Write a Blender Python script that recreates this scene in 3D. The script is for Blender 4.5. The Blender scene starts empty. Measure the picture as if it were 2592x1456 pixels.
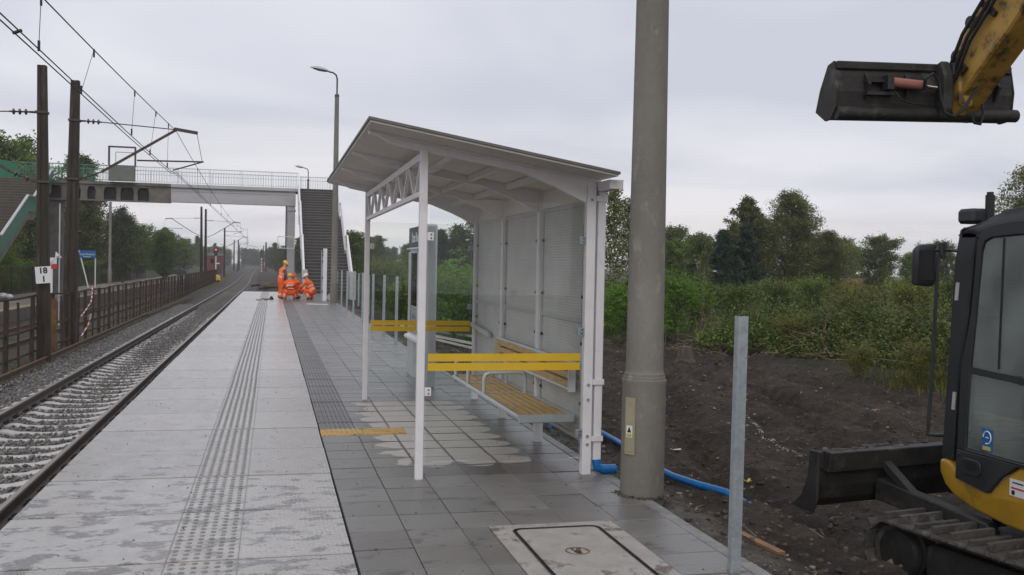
import bpy, bmesh, math, random
import numpy as np
from mathutils import Vector, Matrix
S = bpy.context.scene
COL = S.collection
R = math.radians
random.seed(7)

# ------------------------------------------------------------------ camera
CAM_H = 1.513
YAW, PITCH, ROLL = 0.24272, -0.02077, 0.01956
def cam_setup():
    cy, sy, cp, sp = math.cos(YAW), math.sin(YAW), math.cos(PITCH), math.sin(PITCH)
    F = Vector((sy*cp, cy*cp, sp)); Rt = Vector((cy, -sy, 0)); U = Rt.cross(F)
    R2 = Rt*math.cos(ROLL)+U*math.sin(ROLL); U2 = -Rt*math.sin(ROLL)+U*math.cos(ROLL)
    cam = bpy.data.cameras.new('camera'); o = bpy.data.objects.new('camera', cam); COL.objects.link(o)
    cam.sensor_width = 36; cam.sensor_fit = 'HORIZONTAL'; cam.lens = 36*2453.87/2592
    cam.clip_start = 0.05; cam.clip_end = 3000
    M = Matrix(((R2.x, U2.x, -F.x, 0), (R2.y, U2.y, -F.y, 0), (R2.z, U2.z, -F.z, CAM_H), (0, 0, 0, 1)))
    o.matrix_world = M
    S.camera = o
cam_setup()

# ------------------------------------------------------------------ sky, sun, exposure
SUN_EL, SUN_ROT = R(38), R(200)
def world_setup():
    w = bpy.data.worlds.new('World'); S.world = w; w.use_nodes = True
    nt = w.node_tree; N = nt.nodes; L = nt.links; N.clear()
    out = N.new('ShaderNodeOutputWorld')
    sky = N.new('ShaderNodeTexSky'); sky.sky_type = 'NISHITA'; sky.sun_disc = False
    sky.sun_elevation = SUN_EL; sky.sun_rotation = SUN_ROT; sky.dust_density = 3; sky.air_density = 1.5
    b1 = N.new('ShaderNodeBackground'); b1.inputs[1].default_value = 0.08; L.new(sky.outputs[0], b1.inputs[0])
    tc = N.new('ShaderNodeTexCoord'); sx = N.new('ShaderNodeSeparateXYZ'); L.new(tc.outputs['Generated'], sx.inputs[0])
    # cloud deck seen in perspective: direction projected on a flat layer overhead
    ad = N.new('ShaderNodeMath'); ad.operation = 'ADD'; L.new(sx.outputs[2], ad.inputs[0]); ad.inputs[1].default_value = 0.09
    mx = N.new('ShaderNodeMath'); mx.operation = 'MAXIMUM'; L.new(ad.outputs[0], mx.inputs[0]); mx.inputs[1].default_value = 0.05
    dx = N.new('ShaderNodeMath'); dx.operation = 'DIVIDE'; L.new(sx.outputs[0], dx.inputs[0]); L.new(mx.outputs[0], dx.inputs[1])
    dy = N.new('ShaderNodeMath'); dy.operation = 'DIVIDE'; L.new(sx.outputs[1], dy.inputs[0]); L.new(mx.outputs[0], dy.inputs[1])
    cb = N.new('ShaderNodeCombineXYZ'); L.new(dx.outputs[0], cb.inputs[0]); L.new(dy.outputs[0], cb.inputs[1])
    n1 = N.new('ShaderNodeTexNoise'); n1.inputs['Scale'].default_value = 0.55; n1.inputs['Detail'].default_value = 5; n1.inputs['Roughness'].default_value = 0.45
    n1.inputs['Distortion'].default_value = 0.4
    L.new(cb.outputs[0], n1.inputs['Vector'])
    cr = N.new('ShaderNodeValToRGB'); L.new(n1.outputs[0], cr.inputs[0])
    cr.color_ramp.elements[0].position = 0.40; cr.color_ramp.elements[0].color = (0.59, 0.612, 0.70, 1)
    cr.color_ramp.elements[1].position = 0.62; cr.color_ramp.elements[1].color = (0.785, 0.785, 0.85, 1)
    # brighter, slightly warm band low down
    hr = N.new('ShaderNodeMapRange'); L.new(sx.outputs[2], hr.inputs[0])
    hr.inputs[1].default_value = 0.0; hr.inputs[2].default_value = 0.16; hr.inputs[3].default_value = 0.9; hr.inputs[4].default_value = 0.0
    n2 = N.new('ShaderNodeTexNoise'); n2.inputs['Scale'].default_value = 0.35; n2.inputs['Detail'].default_value = 4; L.new(cb.outputs[0], n2.inputs['Vector'])
    hr2 = N.new('ShaderNodeMapRange'); L.new(n2.outputs[0], hr2.inputs[0]); hr2.inputs[1].default_value = 0.35; hr2.inputs[2].default_value = 0.65
    hm = N.new('ShaderNodeMath'); hm.operation = 'MULTIPLY'; L.new(hr.outputs[0], hm.inputs[0]); L.new(hr2.outputs[0], hm.inputs[1])
    mc = N.new('ShaderNodeMix'); mc.data_type = 'RGBA'; L.new(hm.outputs[0], mc.inputs[0]); L.new(cr.outputs[0], mc.inputs[6]); mc.inputs[7].default_value = (0.97, 0.90, 0.86, 1)
    b2 = N.new('ShaderNodeBackground'); L.new(mc.outputs[2], b2.inputs[0]); b2.inputs[1].default_value = 1.0
    ms = N.new('ShaderNodeMixShader'); ms.inputs[0].default_value = 0.92
    L.new(b1.outputs[0], ms.inputs[1]); L.new(b2.outputs[0], ms.inputs[2]); L.new(ms.outputs[0], out.inputs[0])
world_setup()
sl = bpy.data.lights.new('sun', 'SUN'); sl.energy = 0.8; sl.angle = R(40); sl.color = (1, 0.97, 0.93)
so = bpy.data.objects.new('sun', sl); COL.objects.link(so)
so.rotation_euler = (R(90)-SUN_EL, 0, math.pi-SUN_ROT)
vs = S.view_settings; vs.view_transform = 'Standard'; vs.look = 'None'; vs.exposure = 0.12; vs.gamma = 1.0; vs.use_curve_mapping = False
cy = S.cycles; cy.use_denoising = True; cy.max_bounces = 7; cy.diffuse_bounces = 4; cy.glossy_bounces = 3; cy.transmission_bounces = 4
cy.transparent_max_bounces = 20; cy.volume_bounces = 0; cy.caustics_reflective = False; cy.caustics_refractive = False

# ------------------------------------------------------------------ mesh helpers
class MB:
    def __init__(s): s.v = []; s.f = []; s.m = []
    def add(s, vs, fs, mi=0):
        b = len(s.v); s.v += [tuple(v) for v in vs]; s.f += [tuple(b+i for i in f) for f in fs]; s.m += [mi]*len(fs); return s
    def box(s, x0, x1, y0, y1, z0, z1, mi=0):
        v = [(x0,y0,z0),(x1,y0,z0),(x1,y1,z0),(x0,y1,z0),(x0,y0,z1),(x1,y0,z1),(x1,y1,z1),(x0,y1,z1)]
        return s.add(v, [(0,3,2,1),(4,5,6,7),(0,1,5,4),(1,2,6,5),(2,3,7,6),(3,0,4,7)], mi)
    def bar(s, p0, p1, w, h, up=(0,0,1), mi=0):
        p0 = Vector(p0); p1 = Vector(p1); d = (p1-p0).normalized(); u = Vector(up)
        if abs(d.dot(u)) > .98: u = Vector((1,0,0))
        a = d.cross(u).normalized(); b = a.cross(d).normalized()
        v = []
        for p in (p0, p1):
            for i, j in ((-1,-1),(1,-1),(1,1),(-1,1)): v.append(p+a*(i*w/2)+b*(j*h/2))
        return s.add(v, [(0,1,2,3),(7,6,5,4),(0,4,5,1),(1,5,6,2),(2,6,7,3),(3,7,4,0)], mi)
    def tube(s, pts, r, n=8, cap=True, mi=0):
        pts = [Vector(p) for p in pts]; k = len(pts)
        rs = r if isinstance(r, (list, tuple)) else [r]*k
        d0 = (pts[1]-pts[0]).normalized(); u = Vector((0,0,1)) if abs(d0.z) < .9 else Vector((1,0,0))
        a = d0.cross(u).normalized(); V = []; Fc = []
        for i, p in enumerate(pts):
            if i == 0: d = pts[1]-pts[0]
            elif i == k-1: d = pts[-1]-pts[-2]
            else: d = (pts[i+1]-pts[i]).normalized()+(pts[i]-pts[i-1]).normalized()
            d.normalize(); a = (a-d*a.dot(d)); a.normalize(); b = d.cross(a)
            for j in range(n):
                t = 2*math.pi*j/n; V.append(p+(a*math.cos(t)+b*math.sin(t))*rs[i])
        for i in range(k-1):
            for j in range(n):
                Fc.append((i*n+j, i*n+(j+1) % n, (i+1)*n+(j+1) % n, (i+1)*n+j))
        if cap: Fc.append(tuple(range(n))[::-1]); Fc.append(tuple((k-1)*n+j for j in range(n)))
        return s.add(V, Fc, mi)
    def lathe(s, prof, n=24, c=(0,0,0), mi=0):
        V = []; Fc = []; k = len(prof)
        for r, z in prof:
            for j in range(n):
                t = 2*math.pi*j/n; V.append((c[0]+r*math.cos(t), c[1]+r*math.sin(t), c[2]+z))
        for i in range(k-1):
            for j in range(n): Fc.append((i*n+j, i*n+(j+1) % n, (i+1)*n+(j+1) % n, (i+1)*n+j))
        Fc.append(tuple(range(n))[::-1]); Fc.append(tuple((k-1)*n+j for j in range(n)))
        return s.add(V, Fc, mi)
    def prism(s, poly, axis, a, b, mi=0):
        """poly: 2D points in the other two axes (order x,y,z without axis)"""
        n = len(poly); V = []
        for t in (a, b):
            for p in poly:
                if axis == 0: V.append((t, p[0], p[1]))
                elif axis == 1: V.append((p[0], t, p[1]))
                else: V.append((p[0], p[1], t))
        Fc = [tuple(range(n)), tuple(range(2*n-1, n-1, -1))]
        for i in range(n): Fc.append((i, n+i, n+(i+1) % n, (i+1) % n))
        return s.add(V, Fc, mi)
    def loft(s, rings, mi=0, closed=True, cap=True):
        n = len(rings[0]); V = [p for r_ in rings for p in r_]; Fc = []
        for i in range(len(rings)-1):
            for j in range(n if closed else n-1):
                Fc.append((i*n+j, i*n+(j+1) % n, (i+1)*n+(j+1) % n, (i+1)*n+j))
        if cap and closed: Fc.append(tuple(range(n))[::-1]); Fc.append(tuple((len(rings)-1)*n+j for j in range(n)))
        return s.add(V, Fc, mi)
    def sphere(s, c, r, n=10, m=6, mi=0):
        rx, ry, rz = r if isinstance(r, (tuple, list)) else (r, r, r)
        V = [(c[0], c[1], c[2]-rz)]; Fc = []
        for i in range(1, m):
            t = math.pi*i/m-math.pi/2
            for j in range(n):
                u = 2*math.pi*j/n; V.append((c[0]+rx*math.cos(t)*math.cos(u), c[1]+ry*math.cos(t)*math.sin(u), c[2]+rz*math.sin(t)))
        V.append((c[0], c[1], c[2]+rz)); T = len(V)-1
        for j in range(n): Fc.append((0, 1+(j+1) % n, 1+j)); Fc.append((T, T-n+j, T-n+(j+1) % n))
        for i in range(m-2):
            for j in range(n): Fc.append((1+i*n+j, 1+i*n+(j+1) % n, 1+(i+1)*n+(j+1) % n, 1+(i+1)*n+j))
        return s.add(V, Fc, mi)
    def rotz(s, ang, c=(0,0)):
        ca, sa = math.cos(ang), math.sin(ang)
        s.v = [(c[0]+(x-c[0])*ca-(y-c[1])*sa, c[1]+(x-c[0])*sa+(y-c[1])*ca, z) for x, y, z in s.v]; return s
    def xf(s, M):
        s.v = [tuple(M @ Vector(v)) for v in s.v]; return s
    def mesh(s, name, mats, org=(0,0,0), bevel=0, seg=1, smooth=False, angle=40):
        me = bpy.data.meshes.new(name)
        me.from_pydata([(x-org[0], y-org[1], z-org[2]) for x, y, z in s.v], [], s.f)
        for m in (mats if isinstance(mats, (list, tuple)) else [mats]): me.materials.append(m)
        me.polygons.foreach_set('material_index', s.m)
        bm = bmesh.new(); bm.from_mesh(me)
        bmesh.ops.recalc_face_normals(bm, faces=bm.faces[:])
        if bevel:
            es = [e for e in bm.edges if len(e.link_faces) == 2 and e.calc_face_angle(0) > R(35)]
            bmesh.ops.bevel(bm, geom=es, offset=bevel, segments=seg, affect='EDGES', clamp_overlap=True, profile=.5)
        if smooth:
            for f in bm.faces: f.smooth = True
            for e in bm.edges:
                if len(e.link_faces) == 2 and e.calc_face_angle(0) > R(angle): e.smooth = False
        bm.to_mesh(me); bm.free(); me.update()
        return me
ORG = {}
def _b(s, name, mats, parent=None, **k):
    org = None
    if parent is not None:
        org = ORG.get(parent.name, tuple(parent.location))
        me = s.mesh(name, mats, org, k.get('bevel',0), k.get('seg',1), k.get('smooth',False), k.get('angle',40))
        o = bpy.data.objects.new(name, me); COL.objects.link(o); o.parent = parent; ORG[o.name] = org
        return o
    org = k.get('loc') or (0,0,0)
    me = s.mesh(name, mats, org, k.get('bevel',0), k.get('seg',1), k.get('smooth',False), k.get('angle',40))
    o = bpy.data.objects.new(name, me); COL.objects.link(o); o.location = org; ORG[o.name] = tuple(org)
    return o
MB.build = _b
def tag(o, label=None, cat=None, group=None, kind=None):
    if label: o['label'] = label
    if cat: o['category'] = cat
    if group: o['group'] = group
    if kind: o['kind'] = kind
    return o
def empty(name, loc, label=None, cat=None, group=None, kind=None):
    o = bpy.data.objects.new(name, None); COL.objects.link(o); o.location = loc; o.empty_display_size = .2
    ORG[o.name] = tuple(loc)
    return tag(o, label, cat, group, kind)
def child(name, me, parent, loc=(0,0,0), rot=(0,0,0), sc=None):
    o = bpy.data.objects.new(name, me); COL.objects.link(o); o.parent = parent
    o.location = loc; o.rotation_euler = rot
    if sc: o.scale = sc
    return o
def copy_tree(o, parent=None):
    c_ = o.copy(); COL.objects.link(c_); c_.parent = parent
    for ch in list(o.children): copy_tree(ch, c_)
    return c_
def text_mesh(body, size, mat, depth=.001, align='CENTER', bold=0):
    cu = bpy.data.curves.new('lettering', 'FONT'); cu.body = body; cu.size = size; cu.extrude = depth; cu.align_x = align; cu.align_y = 'CENTER'; cu.resolution_u = 3; cu.offset = bold
    ob = bpy.data.objects.new('lettering', cu); COL.objects.link(ob)
    dg = bpy.context.evaluated_depsgraph_get(); me = bpy.data.meshes.new_from_object(ob.evaluated_get(dg))
    bpy.data.objects.remove(ob); bpy.data.curves.remove(cu)
    me.materials.clear(); me.materials.append(mat); return me
def text_on(body, size, mat, parent, loc, X, Y, depth=.001, name='lettering', bold=0):
    """flat lettering: local x axis along X, local y axis along Y (world vectors), at world loc"""
    me = text_mesh(body, size, mat, depth, 'CENTER', bold); X = Vector(X).normalized(); Y = Vector(Y).normalized(); Z = X.cross(Y)
    org = Vector(ORG[parent.name]); l = Vector(loc)-org
    M = Matrix(((X.x,Y.x,Z.x,l.x),(X.y,Y.y,Z.y,l.y),(X.z,Y.z,Z.z,l.z),(0,0,0,1)))
    me.transform(M)
    o = bpy.data.objects.new(name, me); COL.objects.link(o); o.parent = parent; return o

# ------------------------------------------------------------------ materials
MT = {}
def pmat(name, col, rough=.6, col2=None, scale=6, contrast=(.35,.65), metal=0, bump=0, bscale=60, spec=.5, rough2=None, coat=0, world=False, det=4, stretch=None, grime=None, gscale=1.5, gpos=(.55,.7)):
    m = bpy.data.materials.new(name); m.use_nodes = True; nt = m.node_tree; N = nt.nodes; L = nt.links
    b = N['Principled BSDF']; b.inputs['Base Color'].default_value = (*col, 1); b.inputs['Roughness'].default_value = rough
    b.inputs['Metallic'].default_value = metal; b.inputs['Specular IOR Level'].default_value = spec; b.inputs['Coat Weight'].default_value = coat
    if coat: b.inputs['Coat Roughness'].default_value = .12
    if world: g = N.new('ShaderNodeNewGeometry'); vec = g.outputs['Position']
    else: g = N.new('ShaderNodeTexCoord'); vec = g.outputs['Object']
    if stretch:
        mp = N.new('ShaderNodeMapping'); mp.inputs['Scale'].default_value = stretch; L.new(vec, mp.inputs[0]); vec = mp.outputs[0]
    cur = None
    if col2 is not None or rough2 is not None:
        n = N.new('ShaderNodeTexNoise'); n.inputs['Scale'].default_value = scale; n.inputs['Detail'].default_value = det; n.inputs['Roughness'].default_value = .6
        L.new(vec, n.inputs['Vector'])
        mr = N.new('ShaderNodeMapRange'); L.new(n.outputs[0], mr.inputs[0]); mr.inputs[1].default_value = contrast[0]; mr.inputs[2].default_value = contrast[1]
        if col2 is not None:
            mx = N.new('ShaderNodeMix'); mx.data_type = 'RGBA'; L.new(mr.outputs[0], mx.inputs[0]); mx.inputs[6].default_value = (*col,1); mx.inputs[7].default_value = (*col2,1)
            L.new(mx.outputs[2], b.inputs['Base Color']); cur = mx.outputs[2]
        if rough2 is not None:
            m2 = N.new('ShaderNodeMapRange'); L.new(mr.outputs[0], m2.inputs[0]); m2.inputs[3].default_value = rough; m2.inputs[4].default_value = rough2
            L.new(m2.outputs[0], b.inputs['Roughness'])
    if grime is not None:
        n = N.new('ShaderNodeTexNoise'); n.inputs['Scale'].default_value = gscale; n.inputs['Detail'].default_value = 8; n.inputs['Roughness'].default_value = .65
        L.new(vec, n.inputs['Vector'])
        mr = N.new('ShaderNodeMapRange'); L.new(n.outputs[0], mr.inputs[0]); mr.inputs[1].default_value = gpos[0]; mr.inputs[2].default_value = gpos[1]
        mx = N.new('ShaderNodeMix'); mx.data_type = 'RGBA'; L.new(mr.outputs[0], mx.inputs[0])
        if cur is not None: L.new(cur, mx.inputs[6])
        else: mx.inputs[6].default_value = (*col,1)
        mx.inputs[7].default_value = (*grime,1); L.new(mx.outputs[2], b.inputs['Base Color'])
    if bump:
        n = N.new('ShaderNodeTexNoise'); n.inputs['Scale'].default_value = bscale; n.inputs['Detail'].default_value = 5; L.new(vec, n.inputs['Vector'])
        bp = N.new('ShaderNodeBump'); bp.inputs['Strength'].default_value = bump; bp.inputs['Distance'].default_value = .02
        L.new(n.outputs[0], bp.inputs['Height']); L.new(bp.outputs[0], b.inputs['Normal'])
    MT[name] = m
    return m
def leaf_mat(name, c1, c2, c3, trans=.35):
    m = bpy.data.materials.new(name); m.use_nodes = True; nt = m.node_tree; N = nt.nodes; L = nt.links; N.clear()
    out = N.new('ShaderNodeOutputMaterial'); g = N.new('ShaderNodeNewGeometry')
    r = N.new('ShaderNodeValToRGB'); L.new(g.outputs['Random Per Island'], r.inputs[0])
    r.color_ramp.elements[0].color = (*c1,1); r.color_ramp.elements[1].color = (*c3,1); e = r.color_ramp.elements.new(.5); e.color = (*c2,1)
    tc = N.new('ShaderNodeTexCoord'); n = N.new('ShaderNodeTexNoise'); n.inputs['Scale'].default_value = 1.3; n.inputs['Detail'].default_value = 2; L.new(tc.outputs['Object'], n.inputs['Vector'])
    mr = N.new('ShaderNodeMapRange'); L.new(n.outputs[0], mr.inputs[0]); mr.inputs[1].default_value = .3; mr.inputs[2].default_value = .7; mr.inputs[3].default_value = .65; mr.inputs[4].default_value = 1.35
    oi = N.new('ShaderNodeObjectInfo'); m3 = N.new('ShaderNodeMapRange'); L.new(oi.outputs['Random'], m3.inputs[0]); m3.inputs[3].default_value = .8; m3.inputs[4].default_value = 1.2
    mm = N.new('ShaderNodeMath'); mm.operation = 'MULTIPLY'; L.new(mr.outputs[0], mm.inputs[0]); L.new(m3.outputs[0], mm.inputs[1])
    vm = N.new('ShaderNodeVectorMath'); vm.operation = 'SCALE'; L.new(r.outputs[0], vm.inputs[0]); L.new(mm.outputs[0], vm.inputs['Scale'])
    b = N.new('ShaderNodeBsdfPrincipled'); L.new(vm.outputs[0], b.inputs['Base Color']); b.inputs['Roughness'].default_value = .45; b.inputs['Specular IOR Level'].default_value = .35
    t = N.new('ShaderNodeBsdfTranslucent'); L.new(vm.outputs[0], t.inputs[0])
    ms = N.new('ShaderNodeMixShader'); ms.inputs[0].default_value = trans; L.new(b.outputs[0], ms.inputs[1]); L.new(t.outputs[0], ms.inputs[2]); L.new(ms.outputs[0], out.inputs[0])
    MT[name] = m; return m
def glass_mat(name, tint, refl=1.0, rough=0.0, ior=1.5):
    m = bpy.data.materials.new(name); m.use_nodes = True; nt = m.node_tree; N = nt.nodes; L = nt.links; N.clear()
    out = N.new('ShaderNodeOutputMaterial'); t = N.new('ShaderNodeBsdfTransparent'); t.inputs[0].default_value = (*tint,1)
    g = N.new('ShaderNodeBsdfGlossy'); g.inputs['Roughness'].default_value = rough; g.inputs[0].default_value = (refl,refl,refl,1)
    f = N.new('ShaderNodeFresnel'); f.inputs[0].default_value = ior
    ms = N.new('ShaderNodeMixShader'); L.new(f.outputs[0], ms.inputs[0]); L.new(t.outputs[0], ms.inputs[1]); L.new(g.outputs[0], ms.inputs[2]); L.new(ms.outputs[0], out.inputs[0])
    MT[name] = m; return m

def milky_glass(name, tint, milk_col, amount):  # glass mixed with a pale diffuse tone, uneven by noise
    m = glass_mat(name, tint, .95, 0.0, 2.2); nt = m.node_tree; N = nt.nodes; L = nt.links
    ms = [n for n in N if n.type == 'MIX_SHADER'][0]; out = [n for n in N if n.type == 'OUTPUT_MATERIAL'][0]
    df = N.new('ShaderNodeBsdfDiffuse'); df.inputs[0].default_value = (*milk_col,1); tc = N.new('ShaderNodeTexCoord'); n = N.new('ShaderNodeTexNoise'); n.inputs['Scale'].default_value = 3.5; n.inputs['Detail'].default_value = 6; L.new(tc.outputs['Object'], n.inputs['Vector'])
    mr = N.new('ShaderNodeMapRange'); L.new(n.outputs[0], mr.inputs[0]); mr.inputs[1].default_value = .3; mr.inputs[2].default_value = .75; mr.inputs[3].default_value = amount*.5; mr.inputs[4].default_value = amount*1.5
    m2 = N.new('ShaderNodeMixShader'); L.new(mr.outputs[0], m2.inputs[0]); L.new(ms.outputs[0], m2.inputs[1]); L.new(df.outputs[0], m2.inputs[2]); L.new(m2.outputs[0], out.inputs[0])
# --- node shorthand for the larger surface materials
class NG:
    def __init__(s, name):
        s.m = bpy.data.materials.new(name); s.m.use_nodes = True; s.N = s.m.node_tree.nodes; s.L = s.m.node_tree.links
        s.b = s.N['Principled BSDF']; MT[name] = s.m
        s.pos = s.N.new('ShaderNodeNewGeometry').outputs['Position']
        sx = s.N.new('ShaderNodeSeparateXYZ'); s.L.new(s.pos, sx.inputs[0]); s.x, s.y, s.z = sx.outputs
    def put(s, v, sock):
        if hasattr(v, 'is_linked'): s.L.new(v, sock)
        else: sock.default_value = v
    def math(s, op, a, b=0.0, c=0.0):
        n = s.N.new('ShaderNodeMath'); n.operation = op; s.put(a, n.inputs[0]); s.put(b, n.inputs[1]); s.put(c, n.inputs[2]); return n.outputs[0]
    def rng(s, v, a, b, c=0.0, d=1.0):
        n = s.N.new('ShaderNodeMapRange'); s.put(v, n.inputs[0])
        for i, t in enumerate((a,b,c,d)): s.put(t, n.inputs[i+1])
        return n.outputs[0]
    def smooth(s, v, a, b):
        n = s.N.new('ShaderNodeMapRange'); n.interpolation_type = 'SMOOTHSTEP'; s.put(v, n.inputs[0]); n.inputs[1].default_value = a; n.inputs[2].default_value = b; return n.outputs[0]
    def noise(s, scale, det=4, rough=.55, stretch=None, vec=None, dist=0):
        v = vec or s.pos
        if stretch:
            mp = s.N.new('ShaderNodeMapping'); mp.inputs['Scale'].default_value = stretch; s.L.new(v, mp.inputs[0]); v = mp.outputs[0]
        n = s.N.new('ShaderNodeTexNoise'); n.inputs['Scale'].default_value = scale; n.inputs['Detail'].default_value = det; n.inputs['Roughness'].default_value = rough; n.inputs['Distortion'].default_value = dist
        s.L.new(v, n.inputs['Vector']); return n.outputs[0]
    def vor(s, scale):
        n = s.N.new('ShaderNodeTexVoronoi'); n.inputs['Scale'].default_value = scale; s.L.new(s.pos, n.inputs['Vector']); return n
    def mix(s, f, a, b):
        n = s.N.new('ShaderNodeMix'); n.data_type = 'RGBA'; s.put(f, n.inputs[0])
        for v, i in ((a,6),(b,7)):
            if isinstance(v, tuple): n.inputs[i].default_value = (*v[:3],1)
            else: s.L.new(v, n.inputs[i])
        return n.outputs[2]
    def scale(s, c, f):
        n = s.N.new('ShaderNodeVectorMath'); n.operation = 'SCALE'; s.L.new(c, n.inputs[0]); s.put(f, n.inputs['Scale']); return n.outputs[0]
    def bump(s, h, strength, dist=.02, nrm=None):
        n = s.N.new('ShaderNodeBump'); n.inputs['Strength'].default_value = strength; n.inputs['Distance'].default_value = dist; s.L.new(h, n.inputs['Height'])
        if nrm: s.L.new(nrm, n.inputs['Normal'])
        return n.outputs[0]
    def rand(s):
        return s.N.new('ShaderNodeObjectInfo').outputs['Random']
    def done(s, col, rough, nrm=None, spec=.5):
        s.put(col if not isinstance(col, tuple) else (*col,1), s.b.inputs['Base Color']); s.put(rough, s.b.inputs['Roughness']); s.b.inputs['Specular IOR Level'].default_value = spec
        if nrm: s.L.new(nrm, s.b.inputs['Normal'])
        return s.m

def make_slab_mat(name, checker):
    g = NG(name)
    big = g.noise(.9, 3); fine = g.noise(45, 5, .7); mid = g.noise(6, 5, .6)
    c = g.mix(g.rng(mid,.3,.7), (.40,.38,.355), (.50,.478,.45))
    c = g.mix(g.rng(fine,.35,.7), g.scale(c,.82), c)
    # thin film of water left in shallow dips: darker and smoother, more of it towards the near end
    wet = g.noise(4.6, 8, .68, stretch=(1,1.5,1))
    lim = g.rng(g.y, 6.4, 8.6, .535, .67)
    w = g.smooth(g.math('SUBTRACT', wet, lim), -.03, .03)
    c = g.mix(g.math('MULTIPLY', g.math('MULTIPLY', w, g.rng(fine,.3,.62,.55,1.0)), .92), c, (.095,.09,.084))
    st = g.noise(1.3, 4); c = g.mix(g.math('MULTIPLY', g.smooth(st,.52,.72), .25), c, (.33,.27,.22))
    c = g.scale(c, g.rng(g.rand(),0,1,.88,1.06))
    r = g.math('SUBTRACT', g.rng(mid,.3,.7,.30,.15), g.math('MULTIPLY', w, .06))
    if checker:
        def wv(a, f): return g.math('SINE', g.math('MULTIPLY', a, f))
        wb = g.math('MULTIPLY', g.noise(7,3), .05); h = g.math('MULTIPLY', wv(g.math('ADD', g.x, wb), 2*math.pi/.05), wv(g.math('ADD', g.y, wb), 2*math.pi/.047)); h = g.math('MULTIPLY', h, g.rng(mid,.3,.7,.3,1.3))
        h = g.math('ADD', g.math('MULTIPLY', h, .5), g.math('MULTIPLY', fine, .4))
        n = g.bump(h, .38, .006)
    else: n = g.bump(g.math('ADD', g.math('MULTIPLY', fine,.5), mid), .3, .008)
    return g.done(c, r, n, .5)
make_slab_mat('slab', False); make_slab_mat('slab_checker', True)

def make_tile_mat(name='tile', k=1.0):
    g = NG(name)
    fine = g.noise(70, 4, .7); mid = g.noise(5, 5, .65); big = g.noise(1.1, 3)
    c = g.mix(g.rng(mid,.3,.72), (.155,.147,.135), (.215,.204,.19))
    c = g.mix(g.rng(fine,.4,.7), g.scale(c,.85), c)
    c = g.scale(c, g.rng(g.rand(),0,1,.84*k,1.16*k))
    c = g.mix(g.math('MULTIPLY', g.smooth(big,.5,.75), .35), c, (.135,.11,.085))
    # damp dark smears
    sm = g.noise(4.2, 7, .62, stretch=(1,1.6,1)); c = g.mix(g.math('MULTIPLY', g.smooth(sm,.58,.64), .6), c, (.05,.048,.046))
    # dry, paler patch sheltered by the roof: rounded off at the joints, where the water sits
    fx = g.math('FRACT', g.math('DIVIDE', g.math('SUBTRACT', g.x, .44), .32)); fy = g.math('FRACT', g.math('DIVIDE', g.math('SUBTRACT', g.y, 7.235), .35))
    ax = g.math('MULTIPLY', g.math('ABSOLUTE', g.math('SUBTRACT', fx, .5)), 2); ay = g.math('MULTIPLY', g.math('ABSOLUTE', g.math('SUBTRACT', fy, .5)), 2)
    ax3 = g.math('POWER', ax, 3); ay3 = g.math('POWER', ay, 4)
    wob = g.math('MULTIPLY', g.math('SUBTRACT', g.noise(2.6, 3), .5), .5)
    d1 = g.math('SUBTRACT', g.math('SUBTRACT', g.x, g.math('ADD', .9, wob)), g.math('MULTIPLY', ay3, .22))
    d2 = g.math('SUBTRACT', g.math('SUBTRACT', g.y, g.math('ADD', 7.22, wob)), g.math('MULTIPLY', ax3, .16))
    d3 = g.math('SUBTRACT', g.math('SUBTRACT', g.math('ADD', 10.75, wob), g.y), g.math('MULTIPLY', ax3, .16))
    d4 = g.math('SUBTRACT', g.math('SUBTRACT', g.math('ADD', 2.02, wob), g.x), g.math('MULTIPLY', ay3, .25))
    d = g.math('MINIMUM', g.math('MINIMUM', d1, d2), g.math('MINIMUM', d3, d4))
    seam = g.math('SUBTRACT', .93, g.math('MAXIMUM', ax, ay)); d = g.math('MINIMUM', d, g.math('MULTIPLY', seam, .5))
    dry = g.smooth(d, -.004, .012)
    c = g.mix(g.math('MULTIPLY', dry, .95), c, g.mix(g.rng(mid,.3,.7), (.50,.465,.425), (.60,.565,.525)))
    r = g.math('ADD', g.rng(mid,.3,.7,.30,.42), g.math('MULTIPLY', dry, .25))
    return g.done(c, r, g.bump(g.math('ADD', fine, mid), .18, .006), .5)
make_tile_mat(); make_tile_mat('tile_ribbed', .62)

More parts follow.
